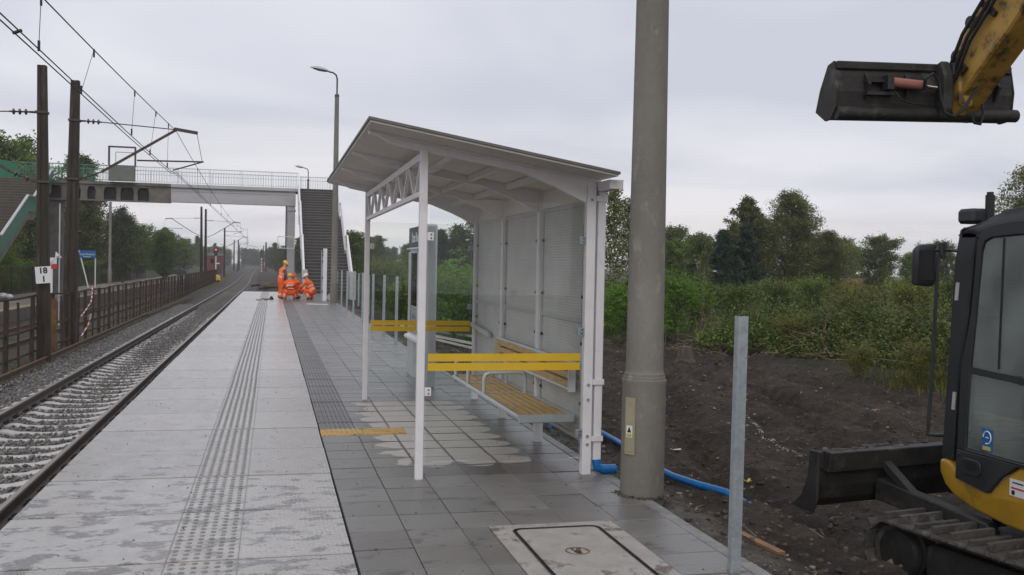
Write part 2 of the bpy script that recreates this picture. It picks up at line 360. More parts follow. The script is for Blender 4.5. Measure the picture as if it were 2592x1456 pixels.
def make_ground_mat():
    g = NG('ground')
    n1 = g.noise(.8, 6, .6); n2 = g.noise(5, 6, .7); n3 = g.noise(28, 5, .75); rut = g.noise(2.2, 5, .6, stretch=(2.6,.45,1))
    st = g.noise(9, 6, .72, stretch=(.6,1.3,1)); n4 = g.noise(70, 4, .7)
    dirt = g.mix(g.rng(st,.30,.72), (.024,.0158,.0102), (.102,.075,.053))
    dirt = g.mix(g.math('MULTIPLY', g.smooth(n1,.45,.62), .7), dirt, g.mix(g.rng(st,.35,.65), (.085,.062,.043), (.165,.128,.094)))
    dirt = g.mix(g.math('MULTIPLY', g.smooth(rut,.48,.62), .6), dirt, (.030,.021,.016))
    dirt = g.mix(g.math('MULTIPLY', g.smooth(n3,.57,.68), .65), dirt, (.20,.16,.12))
    dirt = g.mix(g.math('MULTIPLY', g.smooth(n4,.55,.4), .45), dirt, (.018,.013,.010))
    # sandy strip left along the kerb
    k = g.math('MULTIPLY', g.smooth(g.math('ADD', g.x, g.math('MULTIPLY', n1, -.6)), 2.75, 2.2), g.smooth(g.x, 2.3, 2.42))
    dirt = g.mix(g.math('MULTIPLY', k, g.rng(n2,.35,.6)), dirt, (.26,.235,.2))
    # wild turf further out and soil with weeds along the tracks
    turf = g.mix(g.rng(n2,.35,.65), (.03,.042,.014), (.075,.085,.028)); turf = g.mix(g.smooth(n1,.5,.7), turf, (.09,.075,.04))
    far = g.math('MAXIMUM', g.smooth(g.math('ADD', g.x, g.math('MULTIPLY', n1, 2)), 10.5, 12.5), g.math('MULTIPLY', g.smooth(g.y, 24, 27), g.smooth(g.x, 3.0, 4.0)))
    c = g.mix(far, dirt, turf)
    left = g.smooth(g.x, -3, -6); lsoil = g.mix(g.rng(n2,.3,.7), (.06,.05,.04), (.12,.1,.08)); lsoil = g.mix(g.smooth(n1,.5,.66), lsoil, (.05,.06,.02))
    c = g.mix(left, c, lsoil); c = g.mix(g.smooth(g.x, -14.2, -15.5), c, turf)
    r = g.rng(n2,.3,.7,.7,.95)
    return g.done(c, r, g.bump(g.math('ADD', g.math('ADD', n2, st), g.math('ADD', n3, g.math('MULTIPLY', n4, .5))), 1.0, .07), .28)
make_ground_mat()
def make_ballast_mat():
    g = NG('ballast')
    v = g.vor(19); n = g.noise(1.2,4); f = g.noise(60,3)
    c = g.mix(g.rng(v.outputs['Color'],0,1), (.09,.088,.084), (.30,.29,.275))
    c = g.mix(g.math('MULTIPLY', g.smooth(n,.48,.68), .7), c, (.09,.07,.05))
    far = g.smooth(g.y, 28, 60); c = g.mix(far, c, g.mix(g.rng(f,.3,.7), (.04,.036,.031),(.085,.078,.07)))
    return g.done(c, .75, g.bump(v.outputs['Distance'], 1.0, .05), .4)
make_ballast_mat()

pmat('studs', (.185,.175,.162), .4, (.28,.268,.25), 14, bump=.1)
pmat('slab_core', (.022,.02,.018), .9)
pmat('kerb', (.16,.155,.148), .5, (.25,.24,.23), 5, bump=.2, world=True)
pmat('yellow_tile', (.56,.33,.07), .5, (.66,.42,.14), 9, bump=.2, grime=(.16,.11,.05), gscale=5, gpos=(.52,.66))
pmat('manhole', (.31,.285,.255), .6, (.40,.375,.34), 5, bump=.35, bscale=50, grime=(.14,.115,.095), gscale=4.5, gpos=(.555,.63))
pmat('steel_dark', (.05,.05,.052), .45, (.09,.085,.08), 12, metal=.7, bump=.2)
pmat('white_paint', (.80,.78,.785), .38, (.74,.72,.725), 5, bump=.05, bscale=120, grime=(.6,.57,.54), gscale=4, gpos=(.6,.75))
pmat('grey_paint', (.48,.475,.475), .4, (.43,.425,.425), 6)
pmat('roof_under', (.74,.70,.65), .55, (.67,.63,.58), 3.5, grime=(.5,.43,.35), gscale=2.2, gpos=(.62,.75))
pmat('roof_top', (.16,.15,.145), .6, (.12,.11,.1), 4)
pmat('panel', (.56,.56,.535), .5, (.50,.50,.475), 3)
glass_mat('glass', (.955,.972,.965), 1.0, 0.0, 1.32); glass_mat('dark_glass', (.60,.70,.66), .95, 0.0, 2.1); glass_mat('cabinet_glass', (.5,.56,.54), .9)
pmat('yellow_film', (.72,.46,.02), .4, (.66,.41,.02), 4)
pmat('galvanised', (.42,.46,.48), .42, (.28,.32,.345), 26, contrast=(.3,.7), metal=.45, bump=.05, grime=(.6,.63,.66), gscale=55, gpos=(.66,.70))
pmat('tube_steel', (.62,.63,.64), .35, (.55,.56,.57), 8, metal=.3)
pmat('slat_highlight', (.78,.60,.33), .5); pmat('bench_wood', (.66,.43,.17), .5, (.48,.29,.10), 5, stretch=(14,1.2,14), contrast=(.38,.62), bump=.15, bscale=30)  # first one: pale colour standing for highlights on the slat edges
pmat('concrete', (.228,.214,.187), .8, (.152,.142,.122), 2.2, contrast=(.3,.7), bump=.35, bscale=45, stretch=(1,1,.5), grime=(.30,.285,.25), gscale=7, gpos=(.58,.72))
pmat('concrete_old', (.175,.16,.14), .8, (.1,.09,.078), 1.6, bump=.4, bscale=20)
pmat('concrete_shaded', (.02,.018,.016), .9, (.035,.032,.028), 3)  # dark concrete with the shade of the girder recesses put into its colour
pmat('girder_paint', (.40,.39,.40), .6, (.46,.45,.455), .8, stretch=(1,1,3))
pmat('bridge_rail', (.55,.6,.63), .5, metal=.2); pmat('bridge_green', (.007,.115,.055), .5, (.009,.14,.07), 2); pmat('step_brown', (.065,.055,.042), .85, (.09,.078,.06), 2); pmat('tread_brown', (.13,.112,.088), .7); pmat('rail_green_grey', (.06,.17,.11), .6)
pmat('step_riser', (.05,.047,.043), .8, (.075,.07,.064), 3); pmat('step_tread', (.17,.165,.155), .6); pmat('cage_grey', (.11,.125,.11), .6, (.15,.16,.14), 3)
pmat('mast', (.050,.038,.026), .85, (.026,.02,.014), 5, stretch=(3,3,.35), bump=.5, bscale=30, grime=(.105,.085,.062), gscale=2, gpos=(.56,.72))
pmat('wire', (.02,.02,.022), .6); pmat('insulator', (.06,.035,.025), .25); pmat('cantilever', (.045,.04,.036), .7, (.09,.06,.04), 8)
pmat('rail_steel', (.075,.056,.043), .55, (.11,.08,.06), 9, metal=.2, bump=.15); pmat('rail_top', (.3,.27,.24), .4, metal=.5); pmat('rail_rust', (.12,.07,.045), .7, (.075,.045,.03), 6)
pmat('sleeper', (.56,.535,.50), .55, (.44,.42,.39), 6, bump=.2, world=True); pmat('clip', (.03,.028,.026), .6)
pmat('stone', (.22,.22,.21), .75, (.10,.10,.098), .9, world=True, det=2, contrast=(.4,.6))
pmat('rust', (.062,.033,.021), .85, (.034,.021,.015), 7, bump=.3, grime=(.11,.052,.026), gscale=3, gpos=(.58,.7))
pmat('rust_orange', (.22,.11,.04), .85, (.12,.06,.03), 6)
pmat('platform_old', (.22,.185,.15), .8, (.15,.13,.105), 1.2, world=True); pmat('line_yellow', (.62,.50,.07), .6, (.4,.33,.1), 2, world=True)
pmat('sign_white', (.72,.72,.70), .45); pmat('ink', (.012,.012,.014), .5); pmat('sign_red', (.5,.02,.03), .5); pmat('sign_blue', (.015,.13,.36), .4); pmat('navy', (.014,.022,.055), .35); pmat('letter_white', (.8,.82,.84), .45)
pmat('tape_red', (.62,.06,.04), .5); pmat('white_plastic', (.7,.7,.7), .4)
pmat('blue_pipe', (.003,.15,.43), .3, (.002,.115,.34), 30)
pmat('orange', (.92,.13,.006), .7, (.75,.085,.005), 9); pmat('vest', (.95,.19,.05), .65, (.9,.15,.03), 9); pmat('reflective', (.85,.42,.30), .4); pmat('skin', (.42,.24,.17), .6); pmat('boots', (.02,.019,.018), .6); pmat('checked_shirt', (.03,.035,.07), .8, (.16,.17,.22), 22, contrast=(.48,.52)); pmat('helmet_yellow', (.85,.48,.02), .35); pmat('helmet_white', (.78,.62,.55), .35); pmat('hair', (.02,.014,.01), .7); pmat('helmet_red', (.5,.1,.06), .4)
pmat('cat_yellow', (.46,.26,.018), .42, (.36,.2,.015), 5, coat=.25, grime=(.10,.062,.022), gscale=3, gpos=(.57,.72))
pmat('arm_yellow', (.46,.27,.05), .55, (.35,.2,.035), 6, grime=(.07,.045,.02), gscale=6, gpos=(.5,.62))
pmat('cab_black', (.017,.019,.021), .38, (.028,.03,.032), 4, rough2=.5); pmat('rubber', (.012,.012,.013), .6); pmat('iron', (.026,.025,.024), .6, (.045,.042,.038), 6, bump=.3, metal=.3, grime=(.10,.092,.08), gscale=5, gpos=(.56,.7)); pmat('track_mud', (.05,.045,.04), .75, (.09,.083,.075), 7, bump=.8, bscale=25, grime=(.17,.16,.145), gscale=9, gpos=(.55,.68))
pmat('cyl_pink', (.33,.13,.10), .5); pmat('chrome', (.8,.8,.8), .12, metal=1); pmat('mirror_face', (.03,.03,.034), .12); pmat('seat_dark', (.02,.02,.022), .8)
pmat('brick', (.16,.04,.035), .8, (.12,.03,.03), 3); pmat('roof_red', (.13,.028,.024), .7); pmat('house_wall', (.5,.47,.42), .7); pmat('roof_grey', (.2,.2,.2), .7)
pmat('bark', (.055,.043,.032), .9, (.10,.085,.07), 8, stretch=(2,2,.4)); pmat('birch_bark', (.5,.48,.44), .7, (.08,.07,.06), 5, stretch=(1,1,3), contrast=(.5,.6)); pmat('deadwood', (.24,.175,.11), .85, (.13,.09,.055), 9); pmat('plank', (.30,.15,.06), .7, (.2,.1,.05), 6, stretch=(6,1,6))
leaf_mat('leaf_mid', (.07,.112,.014), (.115,.172,.025), (.19,.25,.046)); leaf_mat('leaf_dark', (.052,.08,.016), (.095,.132,.027), (.18,.205,.046)); leaf_mat('leaf_pine', (.020,.040,.024), (.03,.056,.032), (.048,.08,.044), .15)
leaf_mat('leaf_bright', (.075,.17,.012), (.115,.25,.02), (.19,.34,.04), .45); leaf_mat('leaf_birch', (.075,.092,.022), (.125,.148,.037), (.21,.225,.062), .4); leaf_mat('leaf_yellow', (.10,.13,.018), (.17,.19,.028), (.28,.25,.04), .4); leaf_mat('leaf_grey', (.06,.08,.04), (.095,.12,.06), (.15,.17,.085), .35); leaf_mat('grass_blade', (.09,.12,.018), (.17,.19,.035), (.34,.29,.085), .4)
M_ = MT
milky_glass('cab_glass', (.80,.87,.83), (.46,.52,.48), .26)
def emit(name, col, st):
    m = bpy.data.materials.new(name); m.use_nodes = True; b = m.node_tree.nodes['Principled BSDF']; b.inputs['Base Color'].default_value = (*col,1); b.inputs['Emission Color'].default_value = (*col,1); b.inputs['Emission Strength'].default_value = st; MT[name] = m
emit('signal_red', (1,.05,.12), 1.6)
# ================================================================== SETTING
def track_off(y):            # the line swings gently left beyond the platform
    return 0.0 if y < 90 else -.012*(y-90)*min(1, (y-90)/60)
def nz(x, y, s=0):           # cheap smooth noise for terrain
    return (math.sin(x*1.7+s)*math.cos(y*1.3-s*.7)+math.sin(x*3.9-y*2.1+s*2)*.5+math.sin(x*7.3+y*6.1+s)*.25+math.cos(x*15.1-y*12.7)*.12)/1.87
_LAT = np.random.default_rng(77).random((128,128)).tolist()
def vn(x, y):                # value noise, 0 to 1
    i = math.floor(x); j = math.floor(y); u = x-i; v = y-j; u = u*u*(3-2*u); v = v*v*(3-2*v); i &= 127; j &= 127; i2 = (i+1) & 127; j2 = (j+1) & 127
    a = _LAT[i][j]; b_ = _LAT[i2][j]; c = _LAT[i][j2]; d = _LAT[i2][j2]
    return a+(b_-a)*u+(c-a)*v+(a-b_-c+d)*u*v
def sstep(a, b, x):
    t = min(1, max(0, (x-a)/(b-a))); return t*t*(3-2*t)
def gz(x, y):
    """terrain height"""
    if x < 2.46:
        z = -1.14
        if x < -5.0: z = -1.14+.1*sstep(-5.0, -5.6, x)+.03*nz(x, y, 3)
        if x < -14: z += .5*sstep(-14, -14.6, x)
        if y > 52 and x > -1.5: z = -1.14+ .75*sstep(52, 53, y)*sstep(-1.5, -.2, x)*(1-sstep(75, 95, y))+.05*nz(x*2, y*2)
        return z
    dep = .52-.26*sstep(8, 14, y)
    z = -.07-dep*sstep(3.15, 4.15, x)
    if y < 9: z -= .05*sstep(2.6, 3.0, x)
    z += .16*sstep(9, 12, x)*sstep(8, 14, y)
    a = min(1, (x-2.46)/.5)
    z += a*(.05*(vn(x*.8, y*.7)-.5)+.05*(vn(x*2.1+9, y*1.8)-.5)+.055*(vn(x*4.7+31, y*4.3+7)-.5)+.045*(vn(x*9.5+3, y*8.7+50)-.5)+.028*(vn(x*15+60, y*14)-.5))
    # old wheel ruts curving away from the platform
    c = x-(3.9+.16*(y-6)+.012*(y-6)**2)
    gr = .35+.65*abs(math.sin((y+.3*x)*17))
    z += -.10*gr*math.exp(-(c/.24)**4)-.10*gr*math.exp(-((c-1.75)/.26)**4)+.06*math.exp(-((c-.45)/.16)**2)+.05*math.exp(-((c+.42)/.15)**2)+.06*math.exp(-((c-1.3)/.16)**2)
    c = x-(8.6-.20*(y-6)+.006*(y-6)**2)
    z += (-.09*gr*math.exp(-(c/.24)**4)-.09*gr*math.exp(-((c-1.7)/.24)**4)+.05*math.exp(-((c-.42)/.15)**2)+.05*math.exp(-((c+.42)/.15)**2))*sstep(7, 9, y)
    z -= .035*abs(math.sin((x*.8-y*.35)*3.2+2*vn(x*.5,y*.5)))*sstep(4, 6, x)
    return z
def make_ground():
    xs = [-600,-400,-250,-150,-100,-70,-50,-35,-25,-20,-17,-15.5,-14.6,-14.2,-13,-11,-9,-7.5,-6.5,-5.8,-5.4,-5,-4,-2.5,-1.5,-1.2,-.6,0,.8,1.6,2.3,2.455]
    xs += list(np.arange(2.47, 12, .06))+list(np.arange(12, 20, .5))+[22,25,30,38,50,70,100,150,250,400,600]
    ys = [-60,-30,-15,-8,-3,0,1.5,2.5]+list(np.arange(3, 16, .07))+list(np.arange(16, 30, .18))+list(np.arange(30, 60, 1.0))+[62,65,70,75,80,85,90,95,100,110,120,140,170,200,250,320,400,550,800,1200,1500]
    nx, ny = len(xs), len(ys)
    V = [(x, y, gz(x, y)) for y in ys for x in xs]
    Fc = [(j*nx+i, j*nx+i+1, (j+1)*nx+i+1, (j+1)*nx+i) for j in range(ny-1) for i in range(nx-1)]
    me = bpy.data.meshes.new('ground'); me.from_pydata(V, [], Fc); me.materials.append(M_['ground']); me.shade_smooth()
    o = bpy.data.objects.new('ground', me); COL.objects.link(o); tag(o, kind='structure')
make_ground()

# ---- platform: core, edge slabs, paving tiles, kerb
plat = MB().box(-1.30, .4345, -2, 51.9, -1.2, -.022).box(.435, 2.36, -2, 3.75, -1.2, -.016).box(.435, 2.36, 5.5, 51.9, -1.2, -.016).box(.435, 1.24, 3.7505, 5.4995, -1.2, -.016).box(2.0, 2.36, 3.7505, 5.4995, -1.2, -.016).build('platform', M_['slab_core'])
tag(plat, kind='structure')
def grid_slab(x0, x1, y0, y1, z0, z1, cuts, mis, ch=.006):
    b = MB(); xs = [x0]+cuts+[x1]; V = []
    for i in range(len(xs)-1):
        b.add([(xs[i],y0+ch,z1),(xs[i+1],y0+ch,z1),(xs[i+1],y1-ch,z1),(xs[i],y1-ch,z1)], [(0,1,2,3)], mis[i])
        b.add([(xs[i],y0+ch,z1),(xs[i+1],y0+ch,z1),(xs[i+1],y0,z1-ch),(xs[i],y0,z1-ch)], [(0,3,2,1)], mis[i])
        b.add([(xs[i],y1-ch,z1),(xs[i+1],y1-ch,z1),(xs[i+1],y1,z1-ch),(xs[i],y1,z1-ch)], [(0,1,2,3)], mis[i])
        b.add([(xs[i],y0,z1-ch),(xs[i+1],y0,z1-ch),(xs[i+1],y0,z0),(xs[i],y0,z0)], [(0,3,2,1)], mis[i])
        b.add([(xs[i],y1,z1-ch),(xs[i+1],y1,z1-ch),(xs[i+1],y1,z0),(xs[i],y1,z0)], [(0,1,2,3)], mis[i])
    for x in (x0, x1): b.add([(x,y0,z0),(x,y1,z0),(x,y1,z1-ch),(x,y1-ch,z1),(x,y0+ch,z1),(x,y0,z1-ch)], [(0,1,2,3,4,5)], mis[0])
    return b
slab_me = grid_slab(-1.44, .43, .013, .987, -.10, 0, [-.14], [0,1], .004).mesh('edge_slab', [M_['slab'], M_['slab_checker']])
def studs_mesh():
    b = MB()
    for r in range(14):
        for c in range(6):
            x = -.465+c*.056; y = .05+r*.0692; n = 8; V = []
            for rr, z in ((.0145,.0006),(.0095,.0045)):
                for j in range(n):
                    t = 2*math.pi*j/n; V.append((x+rr*1.15*math.cos(t), y+rr*math.sin(t), z))
            b.add(V, [(j,(j+1)%n,n+(j+1)%n,n+j) for j in range(n)]+[tuple(n+j for j in range(n))])
    for x in (-.497, -.146): b.box(x-.003, x+.003, .01, .99, .0005, .0018)
    return b.mesh('tactile_studs', M_['studs'], smooth=True, angle=60)
studs_me = studs_mesh()
for n in range(-4, 47):
    o = child('edge_slab', slab_me, plat, (random.uniform(-.003,.003), 5.10+n, random.uniform(-.002,.0015)))
    s = child('tactile_studs', studs_me, o); s['kind'] = 'stuff'
TX, TY = .32, .35
def tile_mesh(w, l, h=.06):
    b = MB(); gx, gy, cx, cy_ = .0022, .0055, .0025, .004
    x0, x1, y0, y1 = gx, w-gx, gy, l-gy
    V = [(x0+cx,y0+cy_,0),(x1-cx,y0+cy_,0),(x1-cx,y1-cy_,0),(x0+cx,y1-cy_,0),(x0,y0,-.003),(x1,y0,-.003),(x1,y1,-.003),(x0,y1,-.003),(x0,y0,-h),(x1,y0,-h),(x1,y1,-h),(x0,y1,-h)]
    return b.add(V, [(0,1,2,3),(0,4,5,1),(1,5,6,2),(2,6,7,3),(3,7,4,0),(4,8,9,5),(5,9,10,6),(6,10,11,7),(7,11,8,4)])
tile_me = tile_mesh(TX, TY).mesh('paving_tile', M_['tile'])
def rib_tile():
    b = tile_mesh(TX, TY)
    for k in range(7):
        x = .035+k*.0415
        b.add([(x-.012,.008,.0004),(x+.012,.008,.0004),(x+.012,TY-.008,.0004),(x-.012,TY-.008,.0004),(x-.008,.012,.008),(x+.008,.012,.008),(x+.008,TY-.012,.008),(x-.008,TY-.012,.008)],
              [(4,5,6,7),(0,1,5,4),(1,2,6,5),(2,3,7,6),(3,0,4,7)])
    return b.mesh('ribbed_tile', M_['tile_ribbed'])
rib_me = rib_tile()
part_me = {}
def cut_tile(w):
    k = round(w, 3)
    if k not in part_me: part_me[k] = tile_mesh(w, TY).mesh('paving_tile', M_['tile'])
    return part_me[k]
far_t = MB(); far_r = MB(); nt_ = 0
Y0 = 7.235-12*TY
for r in range(0, 140):
    y = Y0+r*TY
    if y > 51.6: break
    for c in range(6):
        x = .44+c*TX; w = TX; me = tile_me
        yel = abs(y-8.635) < .1 or False
        if 3.0 < y+.17 < 5.49:                       # opening for the manhole cover
            if c == 2: w = 1.243-x; me = cut_tile(w)
            elif c in (3, 4): continue
            elif c == 5: x = 2.0; w = .36; me = cut_tile(w)
        ribbed = c == 0 and y > 8.9
        if abs(y-(7.235+4*TY)) < .01 and c < 2: continue   # the two yellow guide tiles
        if abs(y-(7.235+4*TY)) < .01 and c == 2: w = .20; x = x+.12; me = cut_tile(w)
        if ribbed: me = rib_me
        dz = random.uniform(-.0025, .0015)
        if nt_ < 298 or (ribbed and y < 16): o = child('ribbed_tile' if ribbed else 'paving_tile', me, plat, (x, y, dz), (random.uniform(-.004,.004), random.uniform(-.004,.004), 0)); nt_ += 1
        else:
            src = tile_mesh(w, TY)
            (far_r if ribbed else far_t).add([(a+x, b_+y, c_+dz) for a, b_, c_ in src.v], src.f)
            if ribbed:
                for k in range(7): far_r.box(x+.035+k*.0415-.009, x+.035+k*.0415+.009, y+.012, y+TY-.012, .0004, .005)
fo = far_t.build('paving_tile', M_['tile'], plat); fo['kind'] = 'stuff'; fo = far_r.build('ribbed_tile', M_['tile_ribbed'], plat); fo['kind'] = 'stuff'
# yellow guide tiles across the walking strip
def guide_tile(w, blocks):
    b = tile_mesh(w, TY, h=.06)
    if blocks:
        for i in range(5):
            for j in range(3): b.box(.02+i*w/5.2, .02+i*w/5.2+w/5.2-.018, .03+j*.105, .03+j*.105+.08, .0005, .006)
    else:
        for k in range(8):
            x = .015+k*(w-.02)/8; b.box(x, x+.026, .01, TY-.01, .0005, .006)
    return b.mesh('guide_tile', M_['yellow_tile'])
for k, (x, w, bl) in enumerate(((.44,.376,False),(.816,.384,True))):
    child('guide_tile', guide_tile(w, bl), plat, (x, 7.235+4*TY, 0))
kerb_me = MB().box(0, .10, .003, .997, -.25, -.002).mesh('kerb_stone', M_['kerb'], bevel=.012)
for n in range(-3, 48): child('kerb_stone', kerb_me, plat, (2.365+random.uniform(-.004,.004), 4.6+n, random.uniform(-.006,.002)))
# low retaining face of the platform edge
MB().box(-1.42, -1.30, -2, 51.9, -1.2, -.10).build('platform_wall', M_['concrete_old'], plat)
# manhole cover
mh = empty('manhole_cover', (1.62, 4.6, 0), 'pale concrete manhole cover with dark steel rim set in the grey paving', 'manhole cover')
def rrect(x0, x1, y0, y1, r, n=6):
    P = []
    for cx, cy_, a in ((x1-r,y1-r,0),(x0+r,y1-r,90),(x0+r,y0+r,180),(x1-r,y0+r,270)):
        for k in range(n+1):
            t = R(a+90*k/n); P.append((cx+r*math.cos(t), cy_+r*math.sin(t)))
    return P
def ring_plate(outer, inner, z0, z1):
    b = MB(); n = len(inner)
    V = [(x,y,z1) for x, y in outer]+[(x,y,z1) for x, y in inner]+[(x,y,z0) for x, y in outer]+[(x,y,z0) for x, y in inner]
    Fc = []
    for i in range(n):
        j = (i+1) % n
        Fc += [(i,j,n+j,n+i),(i,2*n+i,2*n+j,j),(n+i,n+j,3*n+j,3*n+i)]
    return b.add(V, Fc)
inn = rrect(1.355, 1.885, 3.9, 5.395, .06)
out_ = rrect(1.2455, 1.9985, 3.8, 5.4865, .003)
ring_plate(out_, inn, -.06, .002).build('frame', M_['manhole'], mh)
ring_plate(inn, rrect(1.362, 1.878, 3.907, 5.388, .055), -.05, .007).build('rim', M_['steel_dark'], mh)
ring_plate(rrect(1.371, 1.869, 3.916, 5.379, .05), rrect(1.377, 1.863, 3.922, 5.373, .045), -.05, .006).build('rim', M_['steel_dark'], mh)
lid_o = rrect(1.379, 1.861, 3.924, 5.371, .044, 8)
hole = [(1.605+.062*math.cos(2*math.pi*(k+.5)/36+0), 4.91+.062*math.sin(2*math.pi*(k+.5)/36)) for k in range(36)]
def ang_sort(P, c): return sorted(P, key=lambda p: math.atan2(p[1]-c[1], p[0]-c[0]))
lo = ang_sort(lid_o, (1.605,4.91)); ho = []
for p in lo:
    t = math.atan2(p[1]-4.91, p[0]-1.605); ho.append((1.605+.062*math.cos(t), 4.91+.062*math.sin(t)))
ring_plate(lo, ho, -.05, .004).build('lid', M_['manhole'], mh)
MB().lathe([(.0570,-.045),(.0570,-.014)], 20, (1.605,4.91,0)).box(1.597,1.613,4.87,4.95,-.0135,-.004).build('lifting_socket', M_['steel_dark'], mh)
ring_plate([(1.605+.0665*math.cos(k*math.pi/12), 4.91+.0665*math.sin(k*math.pi/12)) for k in range(24)], [(1.605+.058*math.cos(k*math.pi/12), 4.91+.058*math.sin(k*math.pi/12)) for k in range(24)], -.02, .0075).build('socket_ring', M_['deadwood'], mh)
MB().box(1.28, 1.96, 3.85, 5.45, -.12, -.052).build('base', M_['slab_core'], mh)

# ---- railway track beside the platform
trk = empty('railway_track', (-3.235, 0, -1.1), kind='structure')
def sweep(profile, x0, z0, y_list, mat, name, parent, xo=lambda y: 0, smooth=False):
    rings = [[(x0+px+xo(y), y, z0+pz) for px, pz in profile] for y in y_list]
    return MB().loft(rings).build(name, mat, parent, smooth=smooth)
YS = [2,20,40,60,75,90,100,110,120,130,145,160,180,200,230,260,300,340,380,430]
RAILP = [(-.068,0),(.068,0),(.068,.014),(.016,.032),(.010,.045),(.010,.115),(.034,.125),(.036,.152),(.028,.160),(-.028,.160),(-.036,.152),(-.034,.125),(-.010,.115),(-.010,.045),(-.016,.032),(-.068,.014)]
for x in (-2.475, -3.995): 
    ro = sweep(RAILP, x, -1.03, YS, M_['rail_steel'], 'rail', trk, track_off)
    sweep([(-.026,.1605),(.026,.1605),(.026,.163),(-.026,.163)], x, -1.03, YS, M_['rail_top'], 'running_surface', ro, track_off)
def sleeper_mesh():
    rings = []
    for x, w, z, h in ((-1.18,.13,-.02,.18),(-1.12,.135,0,.2),(-.98,.135,0,.2),(-.55,.135,0,.2),(-.38,.115,-.035,.17),(0,.105,-.05,.16),(.38,.115,-.035,.17),(.55,.135,0,.2),(.98,.135,0,.2),(1.12,.135,0,.2),(1.18,.13,-.02,.18)):
        rings.append([(x,-w,z-h),(x,-w*.74,z-.012),(x,-w*.62,z),(x,w*.62,z),(x,w*.74,z-.012),(x,w,z-h)])
    return MB().loft(rings).mesh('sleeper', M_['sleeper'])
sl_me = sleeper_mesh(); sl_old = sl_me.copy(); sl_old.materials.clear(); sl_old.materials.append(M_['concrete_old'])
def clip_mesh():
    b = MB()
    for s in (-1, 1):
        b.box(s*.075-.03, s*.075+.03, -.09, .09, .002, .022)
        pts = [(s*.05,-.06,.03),(s*.10,-.055,.055),(s*.125,-.02,.035),(s*.105,.0,.06),(s*.125,.02,.035),(s*.10,.055,.055),(s*.05,.06,.03)]
        b.tube(pts, .011, 5); b.lathe([(.02,.02),(.02,.05),(.012,.055),(.012,.075)], 6, (s*.1,0,0))
    return b.mesh('rail_clip', M_['clip'])
clip_me = clip_mesh()
y = 6.0; k = 0
while y < 88:
    s = child('sleeper', sl_me if y < 52 else sl_old, trk, (track_off(y)+random.uniform(-.01,.01), y, .068), (0,0,random.uniform(-.006,.006)))
    if y < 55:
        for xx in (-.76, .76): child('rail_clip', clip_me, s, (xx, 0, 0))
    y += .60; k += 1
fs = MB()
while y < 300:
    src = MB().box(-1.15,1.15,-.12,.12,-.15,.0); fs.add([(a-3.235+track_off(y), b_+y, c_-1.035) for a, b_, c_ in src.v], src.f); y += .6
o = fs.build('sleeper', M_['concrete_old'], trk); o['kind'] = 'stuff'
# ballast bed
def bed(name, xc, half, z, ys, off):
    b = MB(); nx = 26; V = []; 
    for yy in ys:
        for i in range(nx+1):
            u = -1+2*i/nx; x = xc+half*u; e = abs(u)
            zz = z-.14*sstep(.86,1.0,e)-.03*(1-sstep(.45,.6,abs(x-xc)))+random.uniform(-.012,.012)
            V.append((x+off(yy), yy, zz))
    n = nx+1
    b.add(V, [(j*n+i,j*n+i+1,(j+1)*n+i+1,(j+1)*n+i) for j in range(len(ys)-1) for i in range(nx)])
    o = b.build(name, M_['ballast'], smooth=True); tag(o, kind='structure'); return o
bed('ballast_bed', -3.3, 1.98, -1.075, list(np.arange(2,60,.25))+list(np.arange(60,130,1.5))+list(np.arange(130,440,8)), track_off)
def stones(name, n, area, zf, smin, smax, mat, seed, squash=.75):
    rg = np.random.default_rng(seed)
    base = np.array([(1,0,0),(-1,0,0),(0,1,0),(0,-1,0),(0,0,1),(0,0,-1)], float)
    faces = np.array([(0,2,4),(2,1,4),(1,3,4),(3,0,4),(2,0,5),(1,2,5),(3,1,5),(0,3,5)])
    x, yv = area(rg, n); n = len(x)
    s = smin+(smax-smin)*rg.random(n)**2.2
    V = base[None]*rg.uniform(.6,1.15,(n,6,1))+rg.normal(0,.16,(n,6,3))
    q = rg.normal(size=(n,4)); q /= np.linalg.norm(q,axis=1,keepdims=True); w_,x_,y_,z_ = q.T
    Rm = np.stack([1-2*(y_*y_+z_*z_),2*(x_*y_-z_*w_),2*(x_*z_+y_*w_),2*(x_*y_+z_*w_),1-2*(x_*x_+z_*z_),2*(y_*z_-x_*w_),2*(x_*z_-y_*w_),2*(y_*z_+x_*w_),1-2*(x_*x_+y_*y_)],1).reshape(n,3,3)
    V = np.einsum('nij,nkj->nki', Rm, V)*s[:,None,None]*np.array([1,1,squash])
    zz = np.array([zf(a, b_) for a, b_ in zip(x, yv)])
    V += np.stack([x, yv, zz+s*.35],1)[:,None,:]
    Fc = (faces[None]+np.arange(n)[:,None,None]*6).reshape(-1,3)
    me = bpy.data.meshes.new(name); me.vertices.add(n*6); me.vertices.foreach_set('co', V.reshape(-1))
    me.loops.add(len(Fc)*3); me.loops.foreach_set('vertex_index', Fc.reshape(-1).astype(np.int32)); me.polygons.add(len(Fc))
    me.polygons.foreach_set('loop_start', np.arange(0,len(Fc)*3,3,dtype=np.int32)); me.update(calc_edges=True)
    me.materials.append(mat); o = bpy.data.objects.new(name, me); COL.objects.link(o); return o
